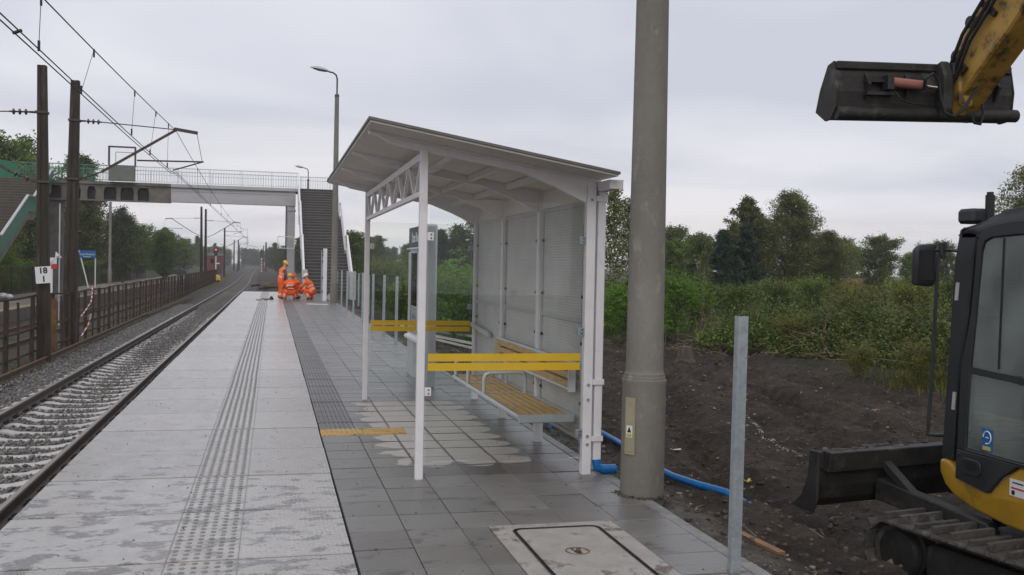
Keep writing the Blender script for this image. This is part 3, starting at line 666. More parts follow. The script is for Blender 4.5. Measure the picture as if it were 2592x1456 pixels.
def stone_mat():
    m = bpy.data.materials.new('ballast_stone'); m.use_nodes = True; N = m.node_tree.nodes; L = m.node_tree.links; b = N['Principled BSDF']
    g = N.new('ShaderNodeNewGeometry'); r = N.new('ShaderNodeValToRGB'); L.new(g.outputs['Random Per Island'], r.inputs[0])
    r.color_ramp.elements[0].color = (.07,.07,.068,1); r.color_ramp.elements[1].color = (.40,.39,.365,1); e = r.color_ramp.elements.new(.55); e.color = (.20,.195,.185,1); e = r.color_ramp.elements.new(.9); e.color = (.19,.16,.13,1)
    L.new(r.outputs[0], b.inputs['Base Color']); b.inputs['Roughness'].default_value = .6; MT['ballast_stone'] = m; return m
stone_mat()
def clod_mat():
    m = bpy.data.materials.new('clod'); m.use_nodes = True; N = m.node_tree.nodes; L = m.node_tree.links; b = N['Principled BSDF']
    g = N.new('ShaderNodeNewGeometry'); r = N.new('ShaderNodeValToRGB'); L.new(g.outputs['Random Per Island'], r.inputs[0])
    r.color_ramp.elements[0].color = (.03,.022,.016,1); r.color_ramp.elements[1].color = (.27,.24,.20,1); e = r.color_ramp.elements.new(.4); e.color = (.065,.05,.037,1); e = r.color_ramp.elements.new(.85); e.color = (.11,.085,.062,1)
    L.new(r.outputs[0], b.inputs['Base Color']); b.inputs['Roughness'].default_value = .85; MT['clod'] = m
clod_mat()
def area_bal(rg, n):
    yv = 6+rg.random(n)**1.2*54; x = rg.uniform(-5.25, -1.55, n); keep = ~((np.abs(x+2.475) < .07)|(np.abs(x+3.995) < .07)); return x[keep], yv[keep]
def bal_z(x, y):
    on = abs(((y-6.0+.3) % .6)-.3) < .085 and abs(x+3.235) < 1.12
    if on: return -1.14 if y < 26+2*math.sin(x*3) or abs(x+3.235) > .62 else -1.04
    return -1.052-.03*(1-sstep(.45,.6,abs(x+3.235)))
tag(stones('ballast_stones', 64000, area_bal, bal_z, .018, .042, M_['ballast_stone'], 3), kind='stuff')
# second track behind the fence
tr2 = empty('far_track', (-7.9, 0, -1.1), kind='structure')
for x in (-7.15, -8.65): sweep(RAILP, x, -1.07, YS, M_['rail_rust'], 'rail', tr2, track_off)
s2 = MB(); y = 24
while y < 110: s2.box(-9.05+track_off(y), -6.75+track_off(y), y-.12, y+.12, -1.2, -1.075); y += .6
o = s2.build('sleeper', M_['concrete_old'], tr2); o['kind'] = 'stuff'
# old platform across the tracks
op = MB().box(-14.0, -9.95, 20, 150, -1.2, -.56).build('old_platform', M_['platform_old']); tag(op, kind='structure')
MB().box(-10.36, -10.22, 20, 150, -.556, -.552).build('yellow_line', M_['line_yellow'], op)
y = 20
while y < 100: MB().box(-10.02, -9.9, y, y+.98, -1.1, -.54).build('edge_stone', M_['concrete_old'], op); y += 1.0
# spare rails lying on the ballast shoulder
for x, ya, yb, lab in ((-5.34, 6, 62, 'long rusty spare rail lying along the ballast shoulder before the fence'), (-5.16, 46, 69, 'shorter loose rail lying beside the far end of the long spare rail')):
    ys = list(np.linspace(ya, yb, 14)); 
    rings = [[(x+px+.06*math.sin(yy*.09)-.0035*(yy-6)+.1*max(0,(yy-50)/15), yy, -1.06+pz) for px, pz in RAILP] for yy in ys]
    tag(MB().loft(rings).build('spare_rail', M_['rail_rust'], loc=(x, ya, -1.06)), lab, 'rail', 'spare rails')
# clods and stones on the dug-over ground
def area_dirt(rg, n):
    yv = 3.2+rg.random(n)**1.4*20; x = 2.5+rg.random(n)**1.25*8.5; return x, yv
tag(stones('soil_clods', 24000, area_dirt, lambda a, b_: gz(a, b_)-.008, .004, .034, M_['clod'], 5, .7), kind='stuff')
def area_kerb(rg, n): 
    return 2.47+np.abs(rg.normal(0,.16,n)), rg.uniform(3.5, 30, n)
tag(stones('sand_crumbs', 4500, area_kerb, lambda a, b_: gz(a, b_)-.002, .003, .013, M_['stone'], 6, .7), kind='stuff')

def area_lime(rg, n):
    t = rg.random(n); return 6.15-.45*t+rg.normal(0,.02,n)+.06*np.sin(t*9), 11.8-2.2*t+rg.normal(0,.03,n)
pmat('lime', (.5,.48,.44), .8)
tag(stones('lime_crumbs', 420, area_lime, lambda a, b_: gz(a, b_)-.003, .004, .014, M_['lime'], 8, .6), kind='stuff')

def area_ring(rg, n):
    t = rg.uniform(2.6, 6.6, n); r_ = .148+np.abs(rg.normal(0,.022,n)); return 2.455+r_*np.cos(t), 6.14+r_*np.sin(t)
tag(stones('mortar_crumbs', 900, area_ring, lambda a, b_: -.004, .004, .014, M_['clod'], 14, .6), kind='stuff')

def area_grit(rg, n):
    yv = 4.2+rg.random(n)**1.6*30; x = np.where(rg.random(n) < .75, rg.uniform(.46,2.34,n), rg.uniform(-1.35,.4,n)); k = ~((x > 1.2)&(x < 2.02)&(yv < 5.5)); return x[k], yv[k]
tag(stones('grit', 1700, area_grit, lambda a, b_: -.001, .0025, .0085, M_['clod'], 21, .6), kind='stuff')
# ================================================================== FOOTBRIDGE
BY = 64.0
br = empty('footbridge', (0.9, BY, -.4), 'concrete footbridge over the tracks with half its girder freshly painted pale grey', 'footbridge')
MB().box(-17.5, 3.95, BY-.12, BY+2.6, 6.12, 6.30).build('deck', M_['concrete_old'], br)
MB().box(-6.2, 1.62, BY-.16, BY-.12, 6.10, 6.29).build('deck_edge', M_['girder_paint'], br)
MB().box(-6.2, 1.40, BY, BY+.5, 5.18, 6.12).build('girder', M_['girder_paint'], br)
MB().box(-6.2, 1.40, BY-.03, BY, 5.86, 5.92).box(.98, 1.40, BY-.05, BY-.002, 5.18, 6.12).build('girder_moulding', M_['girder_paint'], br)
MB().box(-17.5, -6.205, BY+.22, BY+.5, 5.16, 6.12).build('girder_recess', M_['concrete_shaded'], br)  # back wall of the openings, recess shade painted into its dark colour
MB().box(-17.5, -6.205, BY-.02, BY+.22, 5.98, 6.12).box(-17.5, -6.205, BY-.02, BY+.22, 5.10, 5.20).build('girder_flange', M_['concrete_old'], br)
for x0, x1 in ((-12.55,-11.55),(-11.45,-11.05),(-10.6,-10.1),(-9.4,-9.15),(-8.4,-8.15),(-7.5,-6.21)):
    xm = (x0+x1)/2; w = (x1-x0)/2
    poly = [(x0,5.2),(x1,5.2),(x1-.02,5.75),(x1+.07,5.98),(x0-.07,5.98),(x0+.02,5.75)] if x1 < -7 else [(x0,5.2),(x1,5.2),(x1,5.98),(x0-.05,5.98),(x0+.02,5.7)]
    MB().prism(poly, 1, BY-.0, BY+.218).build('pilaster', M_['concrete_old'], br)
MB().box(.9, 1.38, BY+.02, BY+.5, -1.2, 5.17).box(.84, 1.44, BY-.03, BY+.55, 4.85, 4.93).build('pillar', M_['girder_paint'], br, bevel=.02)
MB().box(.78, .86, BY+.1, BY+.18, -1.2, 5.17).build('downpipe', M_['steel_dark'], br)
MB().box(.9, 1.38, BY+2.0, BY+2.5, -1.2, 6.11).build('pillar', M_['concrete_old'], br)
MB().box(-13.25, -12.45, BY+.02, BY+.5, -1.2, 5.05).box(-13.4, -12.2, BY-.1, BY+.6, 5.05, 5.095).build('pillar', M_['concrete_old'], br, bevel=.02)
MB().tube([(-12.2,BY-.05,-.5),(-12.2,BY-.05,5.0)], .05, 8).build('downpipe', M_['grey_paint'], br)
def railing(y, x0, x1, z0, z1, mat, step=.16):
    b = MB(); b.box(x0,x1,y-.025,y+.025,z1-.05,z1); b.box(x0,x1,y-.015,y+.015,z0+.08,z0+.11); b.box(x0,x1,y-.015,y+.015,z1-.28,z1-.25)
    x = x0
    while x < x1: b.box(x-.011,x+.011,y-.011,y+.011,z0+.11,z1-.05); x += step
    x = x0
    while x < x1+.1: b.box(x-.018,x+.018,y-.018,y+.018,z0-.02,z1); x += 1.9
    return b.build('railing', mat, br)
railing(BY-.08, -9.6, 1.55, 6.30, 7.31, M_['bridge_rail']); railing(BY-.08, -17, -9.75, 6.30, 7.31, M_['rail_green_grey'])
railing(BY+2.5, -9.6, 3.85, 6.30, 7.31, M_['bridge_rail']); railing(BY+2.5, -17, -9.75, 6.30, 7.31, M_['rail_green_grey'])
# equipment cabinet hung on the railing with a wire cage above
cab_ = MB().box(-9.78,-8.27,BY-.55,BY-.2,6.34,7.3).build('cage_panel', M_['cage_grey'], br)
b = MB()
for x in (-9.78,-8.27):
    for y_ in (BY-.55,BY-.2): b.bar((x,y_,7.3),(x,y_,8.45),.06,.06)
for z in (8.42,): b.bar((-9.8,BY-.55,z),(-8.25,BY-.55,z),.06,.06); b.bar((-9.8,BY-.2,z),(-8.25,BY-.2,z),.06,.06); b.bar((-9.78,BY-.55,z),(-9.78,BY-.2,z),.06,.06); b.bar((-8.27,BY-.55,z),(-8.27,BY-.2,z),.06,.06)
b.bar((-9.4,BY-.35,8.1),(-8.2,BY-.35,8.1),.03,.03); b.bar((-9.4,BY-.35,7.3),(-9.4,BY-.35,8.1),.03,.03)
b.build('cage_frame', M_['steel_dark'], br)
# right-hand stairs down to the new platform
def flight(x0, x1, y0, y1, z0, z1, n, landings, mr, mtread, strm, handm):
    steps = []; y = y0; z = z0; k = 0
    run = (y1-y0-1.3*len(landings))/n; rise = (z1-z0)/n; prof = [(y0, z0)]
    for i in range(n):
        z += rise
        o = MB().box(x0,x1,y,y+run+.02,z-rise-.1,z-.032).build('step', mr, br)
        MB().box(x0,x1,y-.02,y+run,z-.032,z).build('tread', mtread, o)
        y += run; prof.append((y, z))
        if i in landings:
            MB().box(x0,x1,y,y+1.3,z-.2,z-.001).build('landing', mr, br); prof.append((y+1.3, z)); y += 1.3
    return prof
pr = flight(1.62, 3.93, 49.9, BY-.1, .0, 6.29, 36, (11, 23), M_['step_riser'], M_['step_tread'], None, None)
for x, nm in ((1.56,'stringer'),(3.96,'stringer')):
    b = MB(); keep = [pr[0], pr[12], pr[13], pr[25], pr[26], pr[-1]]
    poly = [(y_, z_-.35) for y_, z_ in keep]+[(y_, z_+.95) for y_, z_ in reversed(keep)]
    for i in range(len(keep)-1):
        (ya, za), (yb, zb_) = keep[i], keep[i+1]
        b.prism([(ya,za-.35),(yb,zb_-.35),(yb,zb_+.2),(ya,za+.2)], 0, x-.05, x+.05)
    b.build(nm, M_['grey_paint'], br)
    b = MB()
    for i in range(len(keep)-1):
        (ya, za), (yb, zb_) = keep[i], keep[i+1]; b.bar((x,ya,za+.98),(x,yb,zb_+.98),.09,.05); b.bar((x,ya,za+.6),(x,yb,zb_+.6),.03,.03)
    for ya, za in keep: b.box(x-.03,x+.03,ya-.03,ya+.03,za,za+1.0)
    b.build('handrail', M_['white_paint'], br)
MB().box(3.80,4.12,49.4,49.75,-.3,1.15).build('newel_post', M_['grey_paint'], br, bevel=.02)
MB().box(1.50,1.72,49.5,49.75,-.3,1.2).build('newel_post', M_['grey_paint'], br, bevel=.02)
# left-hand stairs, brown steps with a green stringer
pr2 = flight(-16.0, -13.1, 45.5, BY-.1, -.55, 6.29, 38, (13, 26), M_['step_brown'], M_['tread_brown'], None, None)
keep = [pr2[0], pr2[14], pr2[15], pr2[28], pr2[29], pr2[-1]]
b = MB(); c_ = MB(); d_ = MB()
for i in range(len(keep)-1):
    (ya, za), (yb, zb_) = keep[i], keep[i+1]
    b.prism([(ya,za-.25),(yb,zb_-.25),(yb,zb_+.62),(ya,za+.62)], 0, -13.08, -13.0); c_.bar((-13.04,ya,za+.65),(-13.04,yb,zb_+.65),.14,.06)
    d_.prism([(ya,za-.7),(yb,zb_-.7),(yb,zb_-.25),(ya,za-.25)], 0, -13.15, -13.05)
b.build('stringer', M_['bridge_green'], br); c_.build('handrail', M_['grey_paint'], br); d_.build('stair_beam', M_['concrete_old'], br)
MB().box(-13.5,-13.1,51.2,51.8,-1.2,2.2).build('pillar', M_['concrete_old'], br, bevel=.02)
MB().prism([(-17.4,6.3),(-14.9,6.3),(-14.75,6.6),(-14.95,7.1),(-15.6,7.35),(-17.4,7.4)], 1, BY-.3, BY-.25).build('side_panel', M_['bridge_green'], br)

# ================================================================== LAMP POSTS
def lamp_head(b1, b2, b3, x, y, z, s=1.0, tilt=.12):
    """cobra-head luminaire reaching towards -x"""
    b1.tube([(x,y,z-.9*s),(x,y,z-.25*s),(x-.04*s,y,z-.1*s),(x-.16*s,y,z-.01*s),(x-.34*s,y,z+.02*s)], .032*s, 8)
    b1.lathe([(.09*s,0),(.09*s,.07*s),(.06*s,.1*s)], 12, (x,y,z-.95*s))
    rings = []
    for t, w, h in ((0,.03,.03),(.06,.09,.06),(.25,.15,.10),(.5,.16,.12),(.75,.12,.09),(.95,.05,.04),(1,.02,.01)):
        cx = x-.3*s-t*.75*s; cz = z+.02*s+t*tilt*s
        rings.append([(cx, y+w*s*math.cos(a), cz+(h*s*math.sin(a) if math.sin(a) > 0 else 0)) for a in [2*math.pi*k/14 for k in range(14)]])
    b2.loft(rings)
    rings = []
    for t, w, h in ((.1,.06,.02),(.3,.13,.05),(.55,.13,.06),(.85,.08,.03)):
        cx = x-.3*s-t*.75*s; cz = z+.015*s+t*tilt*s
        rings.append([(cx, y+w*s*math.cos(a), cz+(h*s*math.sin(a) if math.sin(a) < 0 else 0)) for a in [2*math.pi*k/12 for k in range(12)]])
    b3.loft(rings)
def concrete_lamp(x, y, z0, ztop, r0, r1, label, collar=True, hatch=True, s=1.0):
    t = empty('lamp_post', (x, y, z0), label, 'lamp post', 'concrete lamp posts')
    zc = z0+.82
    prof = [(r0,-.3),(r0,.74),(r0+.004,.76),(r0+.004,.775),(r0-.004,.78),(r0-.004,.795),(r0-.010,.80),(r0-.010,.815),(r0-.018,.825),(r0*.86,.85),(r1,ztop-z0)]
    MB().lathe(prof, 32, (x,y,z0)).build('shaft', M_['concrete'], t, smooth=True, angle=35)
    b1, b2, b3 = MB(), MB(), MB(); lamp_head(b1, b2, b3, x, y, ztop+.85*s, s)
    b1.build('bracket', M_['steel_dark'], t, smooth=True); b2.build('lamp_head', M_['grey_paint'], t, smooth=True); b3.build('lens', M_['dark_glass'], t, smooth=True)
    if hatch:
        a = R(213); ca, sa = math.cos(a), math.sin(a); cx, cy_ = x+(r0+.002)*ca, y+(r0+.002)*sa
        h = MB().box(-.038,.038,-.006,.006,.28,.66); h.box(-.012,.012,-.009,-.0061,.30,.32); h.box(-.012,.012,-.009,-.0061,.62,.64)
        h.rotz(a+math.pi/2); h.v = [(px+cx, py+cy_, pz+z0) for px, py, pz in h.v]
        ho_ = h.build('hatch_cover', pmat('hatch', (.36,.33,.22), .5, (.3,.27,.18), 9) if 'hatch' not in M_ else M_['hatch'], t, bevel=.002)
        w = MB().box(-.024,.024,-.0095,-.0072,.395,.475); w.rotz(a+math.pi/2); w.v = [(px+cx, py+cy_, pz+z0) for px, py, pz in w.v]
        wo = w.build('warning_label', M_['sign_white'], ho_)
        for z_a, z_b, mt_, tri in ((.43,.468,'ink',True),(.399,.422,'line_yellow',False)):
            q = MB()
            if tri: q.prism([(-.017,z_a),(.017,z_a),(0,z_b)], 1, -.0106, -.0096)
            else: q.box(-.02,.02,-.0106,-.0096,z_a,z_b)
            q.rotz(a+math.pi/2); q.v = [(px+cx, py+cy_, pz+z0) for px, py, pz in q.v]; q.build('warning_mark', M_[mt_], ho_)
    return t
concrete_lamp(2.455, 6.14, 0, 8.0, .147, .075, 'thick round concrete lamp post standing close beside the shelter')
concrete_lamp(2.33, 38.1, 0, 8.05, .15, .08, 'slim concrete lamp post with curved lamp near the workers', hatch=False, s=.98)
t = empty('lamp_post', (2.21, BY+1.2, 6.3), 'small grey lamp post with curved arm standing up on the footbridge', 'lamp post', 'concrete lamp posts')
MB().lathe([(.07,0),(.07,.4),(.055,.75)], 10, (2.21,BY+1.2,6.3)).build('shaft', M_['concrete'], t, smooth=True)
b1, b2, b3 = MB(), MB(), MB(); lamp_head(b1, b2, b3, 2.21, BY+1.2, 7.75, .85)
b1.build('bracket', M_['steel_dark'], t); b2.build('lamp_head', M_['grey_paint'], t, smooth=True); b3.build('lens', M_['dark_glass'], t)

# ================================================================== OVERHEAD LINE
def insul(b, p0, p1, n=3):
    p0 = Vector(p0); p1 = Vector(p1); d = (p1-p0)
    b.tube([p0, p1], .022, 6)
    for k in range(n):
        c = p0+d*((k+.7)/(n+.4)); e = d.normalized()
        b.tube([c-e*.035, c-e*.015, c+e*.015, c+e*.035], [.03,.075,.075,.03], 8)
def mast(x, y, ztop, r0, r1, side, label, zb=-1.15, arm=True, lean=0.0, sc=1.0, square=True):
    t = empty('catenary_mast', (x, y, zb), label, 'mast', 'overhead line masts')
    rings = []
    for z, r_ in ((zb,r0),(1.0,(r0*.8+r1*.2)),(ztop,r1)):
        cx = x+lean*(z-zb)/(ztop-zb)
        rings.append([(cx+a*r_, y+b_*r_, z) for a, b_ in ((-1,-.8),(-.75,-1),(-.28,-1),(-.2,-.86),(.2,-.86),(.28,-1),(.75,-1),(1,-.8),(1,.8),(.8,1),(-.8,1),(-1,.8))])
    MB().loft(rings).build('shaft', M_['mast'], t)
    if not arm: return t
    s = side; X = lambda d: x+lean*.8+s*d
    zt = ztop-1.15*sc; zl = ztop-2.85*sc
    b = MB(); b.tube([(X(.12),y,zt),(X(.30),y,zt)], .03, 6); b.tube([(X(.75*sc),y,zt-.01),(X(2.80*sc),y,zt-.12)], .016, 5)
    b.bar((X(2.75*sc),y,zt-.10),(X(3.42*sc),y,zt-.19),.09,.09)
    b.bar((X(.75*sc),y,zl+.24*sc),(X(2.85*sc),y,zt-.10),.07,.07)
    b.tube([(X(1.72*sc),y,zl+.62*sc),(X(3.6*sc),y,zl+.66*sc)], .026, 6)
    b.tube([(X(3.55*sc),y,zl+.65*sc),(X(2.72*sc),y,zl+.37*sc)], .022, 6)
    b.tube([(X(3.40*sc),y,zt-.22),(X(3.56*sc),y,zl+.66*sc)], .008, 4)
    b.build('cantilever', M_['cantilever'], t)
    c = MB(); insul(c, (X(.28),y,zt), (X(.75*sc),y,zt-.01)); insul(c, (X(.14),y,zl), (X(.78*sc),y,zl+.25*sc), 2); c.build('insulator', M_['insulator'], t, smooth=True)
    MB().box(x+lean*.9-r1*1.35,x+lean*.9+r1*1.35,y-r1*1.3,y+r1*1.3,zt-.03,zt+.03).box(x+lean*.5-r1*1.5,x+lean*.5+r1*1.5,y-r1*1.5,y+r1*1.5,zl-.03,zl+.03).build('clamp', M_['cantilever'], t)
    return t
MA = mast(-5.45, 26.0, 6.24, .145, .10, -1, 'tall brown concrete mast carrying the white 18 1 board', lean=-.10)
MBm = mast(-5.72, 30.5, 6.68, .185, .115, 1, 'brown concrete mast whose bracket arm reaches over the near track', lean=.10)
mast(-7.85, 116.2, 7.75, .17, .11, -1, 'dark mast beyond the bridge with its bracket arm pointing left', lean=-.1, sc=1.15)
mast(-7.62, 119.4, 7.65, .17, .11, 1, 'dark mast just right of its twin with a bracket arm pointing right', lean=-.05, sc=1.15)
mast(-7.82, 169.4, 7.15, .17, .12, 1, 'third dark mast along the line beyond the bridge', sc=1.1)
mast(-10.5, 284, 7.7, .2, .14, -1, 'far mast with left bracket, left one of a distant pair', sc=1.1)
mast(-9.05, 274, 7.5, .2, .14, 1, 'far mast with right bracket, right one of a distant pair', sc=1.1)
mast(-1.9, 300, 7.6, .3, .22, -1, 'far mast right of the track near the red and white marker', sc=1.1)
for i, yy in enumerate((340, 400, 470)):
    mast(-10.8-.9*i, yy, 7.4, .2, .14, 1, 'distant mast left of the track, '+('first','second','third')[i]+' one fading into the haze', sc=1.1); mast(-3.0-1.2*i, yy+8, 7.4, .22, .15, -1, 'distant mast right of the track, '+('first','second','third')[i]+' one fading into the haze', sc=1.1)
def catenary(x0, x1, y0, y1, zm, zc, sag, name, label, xs=0):
    """messenger, two contact wires and droppers over one span"""
    t = empty(name, (x0, y0, zc), label, 'overhead wire', 'overhead wires')
    n = 24; L_ = [i/n for i in range(n+1)]
    mp = [(x0+(x1-x0)*u, y0+(y1-y0)*u, zm-sag*4*u*(1-u)) for u in L_]
    MB().tube(mp, .009, 5).build('messenger_wire', M_['wire'], t)
    for dx in (-.035, .035): MB().tube([(x0+(x1-x0)*u+dx, y0+(y1-y0)*u, zc) for u in (0,.5,1)], .008, 5).build('contact_wire', M_['wire'], t)
    d = MB(); k = 10
    for i in range(1, k):
        u = i/k; x = x0+(x1-x0)*u; yy = y0+(y1-y0)*u; zt = zm-sag*4*u*(1-u); dx = .035 if i % 2 else -.035
        d.tube([(x,yy,zt),(x+dx,yy,zc)], .004, 4); d.tube([(x+dx,yy,zc-.01),(x+dx,yy,zc+.1)], .014, 5); d.tube([(x,yy,zt-.12),(x,yy,zt+.01)], .012, 5)
    d.build('dropper', M_['wire'], t); return t
catenary(-2.85, -2.88, 30.5, 116+3, 5.40, 4.15, .85, 'overhead_wire', 'overhead wires running away above the near track to the bridge')
catenary(-2.88, -5.0, 119, 200, 5.6, 4.2, .5, 'overhead_wire', 'distant overhead wires above the near track beyond the bridge')
def near_span():
    t = empty('overhead_wire', (-2.86, 0, 4.1), 'messenger and paired contact wires crossing the upper left sky with droppers', 'overhead wire', 'overhead wires')
    zm = lambda y: 4.68+.72*((y-8)/22.5)**1.25 if y > 8 else 4.68
    ys = list(np.linspace(-20, 30.5, 34)); xm = lambda y: -2.72-.04*max(0,(20-y)/20)
    MB().tube([(-2.86, y_, zm(y_)) for y_ in ys], .010, 5).build('messenger_wire', M_['wire'], t)
    for dx in (-.05, .03): MB().tube([(-2.89+dx, y_, 4.10+.03*math.sin(y_*.2)) for y_ in ys], .009, 5).build('contact_wire', M_['wire'], t)
    d = MB()
    for yt, yb, dx in ((13.3,13.2,.03),(17.0,16.4,-.05),(21.8,21.4,.03),(25.6,25.2,-.05),(28.6,28.4,.03)):
        d = MB(); d.tube([(-2.86,yt,zm(yt)),(-2.89+dx,yb,4.12)], .0045, 4); d.tube([(-2.86,yt,zm(yt)-.12),(-2.86,yt,zm(yt)+.015)], .016, 5); d.tube([(-2.89+dx,yb,4.09),(-2.89+dx,yb,4.22)], .018, 5); d.build('dropper', M_['wire'], t)
    MB().tube([(-2.94,12.3,4.1),(-2.86,12.35,4.15)], .02, 5).build('spacer_clamp', M_['wire'], t)
near_span()

# ================================================================== RUSTY FENCE
def fence_x(y): return -5.66-.013*max(0, y-35)
fe = empty('rusty_fence', (-5.66, 18, -1.1), 'long rusty steel fence running between the two tracks', 'fence')
pm = MB().box(-.045,.045,-.045,.045,0,1.66).mesh('post', M_['rust']); pk = MB().box(-.022,.022,-.022,.022,.05,1.58).mesh('picket', M_['rust'])
y = 18.5; k = 0; far_p = MB()
org = Vector(ORG[fe.name])
while y < 132:
    x = fence_x(y)
    if y < 100:
        child('post' if k % 2 == 0 else 'picket', pm if k % 2 == 0 else pk, fe, Vector((x, y, -1.1))-org, (0,random.uniform(-.02,.02),random.uniform(-.1,.1)))
    else: far_p.box(x-.045,x+.045,y-.045,y+.045,-1.1,.5)
    y += 1.17+random.uniform(-.05,.05); k += 1
o = far_p.build('post', M_['rust'], fe); o['kind'] = 'stuff'
for z in (.52, -.22, -.78):
    pts = [(fence_x(y_), y_, z+(.06 if y_ < 30 and z > 0 else 0)+.02*math.sin(y_)) for y_ in np.arange(18.3, 132, 3.0)]
    b = MB()
    for i in range(len(pts)-1): b.bar(pts[i], pts[i+1], .035, .05)
    b.build('fence_rail', M_['rust'], fe)
b = MB(); y = 18.5
while y < 60: b.bar((fence_x(y)+.02,y,-.2),(fence_x(y)+.02,y,.5),.004,.004); y += .1
o = b.build('wire_mesh', M_['rust'], fe); o['kind'] = 'stuff'
MB().box(-5.62,-5.50,27.6,27.72,-1.0,.45).build('post', M_['rust_orange'], fe)
# dark plinth under the far half of the fence
# green wire fence at the back of the old platform
bf = empty('back_fence', (-14.3, 30, -.6), 'dark wire mesh fence along the back of the old platform', 'fence')
b = MB(); y = 30
while y < 150: b.bar((-14.3,y,-.6),(-14.3,y,1.05),.05,.05); y += 2.5
b.build('post', M_['steel_dark'], bf)['kind'] = 'stuff'
b = MB(); b.bar((-14.3,30,1.0),(-14.3,150,1.0),.03,.03); b.bar((-14.3,30,-.5),(-14.3,150,-.5),.03,.03)
y = 30
while y < 120: b.bar((-14.3,y,-.55),(-14.3,y,1.0),.008,.008); y += .14
b.build('wire_mesh', M_['steel_dark'], bf)['kind'] = 'stuff'
# red and white barrier tape knotted on the fence
tp = MB()
P = [(-5.60,33.4,.68),(-5.58,33.35,.40),(-5.58,33.1,.15),(-5.60,32.3,-.08),(-5.60,31.6,-.22),(-5.58,32.9,-.30),(-5.58,33.2,-.24),(-5.57,32.6,-.55),(-5.6,31.7,-.82)]
for i in range(len(P)-1):
    a = Vector(P[i]); b_ = Vector(P[i+1]); n = 4
    for k in range(n): tp.bar(a.lerp(b_,k/n), a.lerp(b_,(k+1)/n), .006, .034, (1,0,0), (i*n+k) % 2)
tag(tp.build('barrier_tape', [M_['tape_red'], M_['white_plastic']], loc=(-5.6,33,-.9)), 'red and white barrier tape hanging from the rusty fence', 'tape')

# ================================================================== SIGNS ACROSS THE TRACKS
sg = empty('kilometre_board', (-5.42, 25.72, .92), 'tilted white kilometre board reading 18 and 1 fixed to the brown mast', 'sign')
tl = R(5)
def tilt(b, c, a=tl):
    b.v = [(c[0]+(x-c[0])*math.cos(a)-(z-c[2])*math.sin(a), y, c[2]+(x-c[0])*math.sin(a)+(z-c[2])*math.cos(a)) for x, y, z in b.v]; return b
c0 = (-5.42,25.72,1.1)
pl = tilt(MB().box(-5.60,-5.24,25.715,25.735,.90,1.31), c0).build('plate', M_['sign_white'], sg)
MB().box(-5.52,-5.30,25.735,25.9,1.02,1.06).build('bracket', M_['cantilever'], sg)
X_ = (math.cos(tl),0,math.sin(tl)); Y_ = (-math.sin(tl),0,math.cos(tl))
text_on('18', .2, M_['ink'], sg, (-5.43,25.712,1.205), X_, Y_, bold=.007); text_on('1', .2, M_['ink'], sg, (-5.41,25.712,1.0), X_, Y_, bold=.007)
st = empty('station_sign', (-13.1, 76, -.56), 'blue station name board on two white legs on the old platform', 'sign')
MB().box(-13.62,-12.5,75.97,76.03,1.60,2.12).build('board', M_['sign_blue'], st, bevel=.01)
MB().bar((-12.55,76.06,-.56),(-12.55,76.06,2.1),.07,.07).build('leg', M_['sign_white'], st); MB().bar((-12.98,75.9,-.56),(-13.66,76.06,2.14),.07,.07).build('leg', M_['sign_white'], st)
text_on('Łaze-Rokitno', .19, M_['letter_white'], st, (-13.06,75.962,1.86), (1,0,0), (0,0,1)); MB().box(-13.35,-12.85,75.962,75.968,1.66,1.69).build('underline', M_['letter_white'], st)
s1 = empty('marker_sign', (-7.35, 36, -.9), 'white post with square white and small red plates behind the brown mast', 'sign')
MB().box(-7.37,-7.30,36.0,36.05,-1.1,1.5).build('post', M_['sign_white'], s1)
MB().box(-7.39,-7.17,35.97,35.99,1.32,1.54).build('plate', M_['sign_white'], s1); MB().box(-7.34,-7.16,35.97,35.99,1.16,1.30).build('red_plate', M_['sign_red'], s1)
b = MB(); b.bar((-7.36,35.965,1.36),(-7.21,35.965,1.50),.004,.018,(0,1,0)); b.bar((-7.38,35.965,1.355),(-7.2,35.965,1.355),.004,.02,(0,1,0)); b.build('marking', M_['ink'], s1)
s2_ = empty('gradient_sign', (-7.86, 40, -.9), 'white triangular plate on a thin grey post behind the masts', 'sign')
MB().bar((-7.88,40.02,-1.1),(-7.88,40.02,3.6),.04,.04).build('post', M_['grey_paint'], s2_)
MB().prism([(-8.02,1.55),(-7.78,1.55),(-8.0,1.78)], 1, 39.97, 39.99).build('plate', M_['sign_white'], s2_); text_on('180', .075, M_['ink'], s2_, (-7.92,39.966,1.585), (1,0,0), (0,0,1))
gp = empty('grey_pole', (-13.68, 90, -.6), 'slender grey concrete pole on the old platform before the trees', 'pole')
MB().lathe([(.17,0),(.17,1.2),(.13,1.25),(.11,7.1)], 12, (-13.68,90,-.6)).build('shaft', M_['concrete'], gp, smooth=True)
wb = MB(); wb.sphere((-12.9,52.5,-.40),(.28,.25,.17)); wb.sphere((-12.6,52.4,-.42),(.2,.2,.14)); tag(wb.build('rubble_bag', M_['white_plastic'], loc=(-12.8,52.5,-.56), smooth=True), 'crumpled white bag lying on the old platform by the stairs', 'bag')
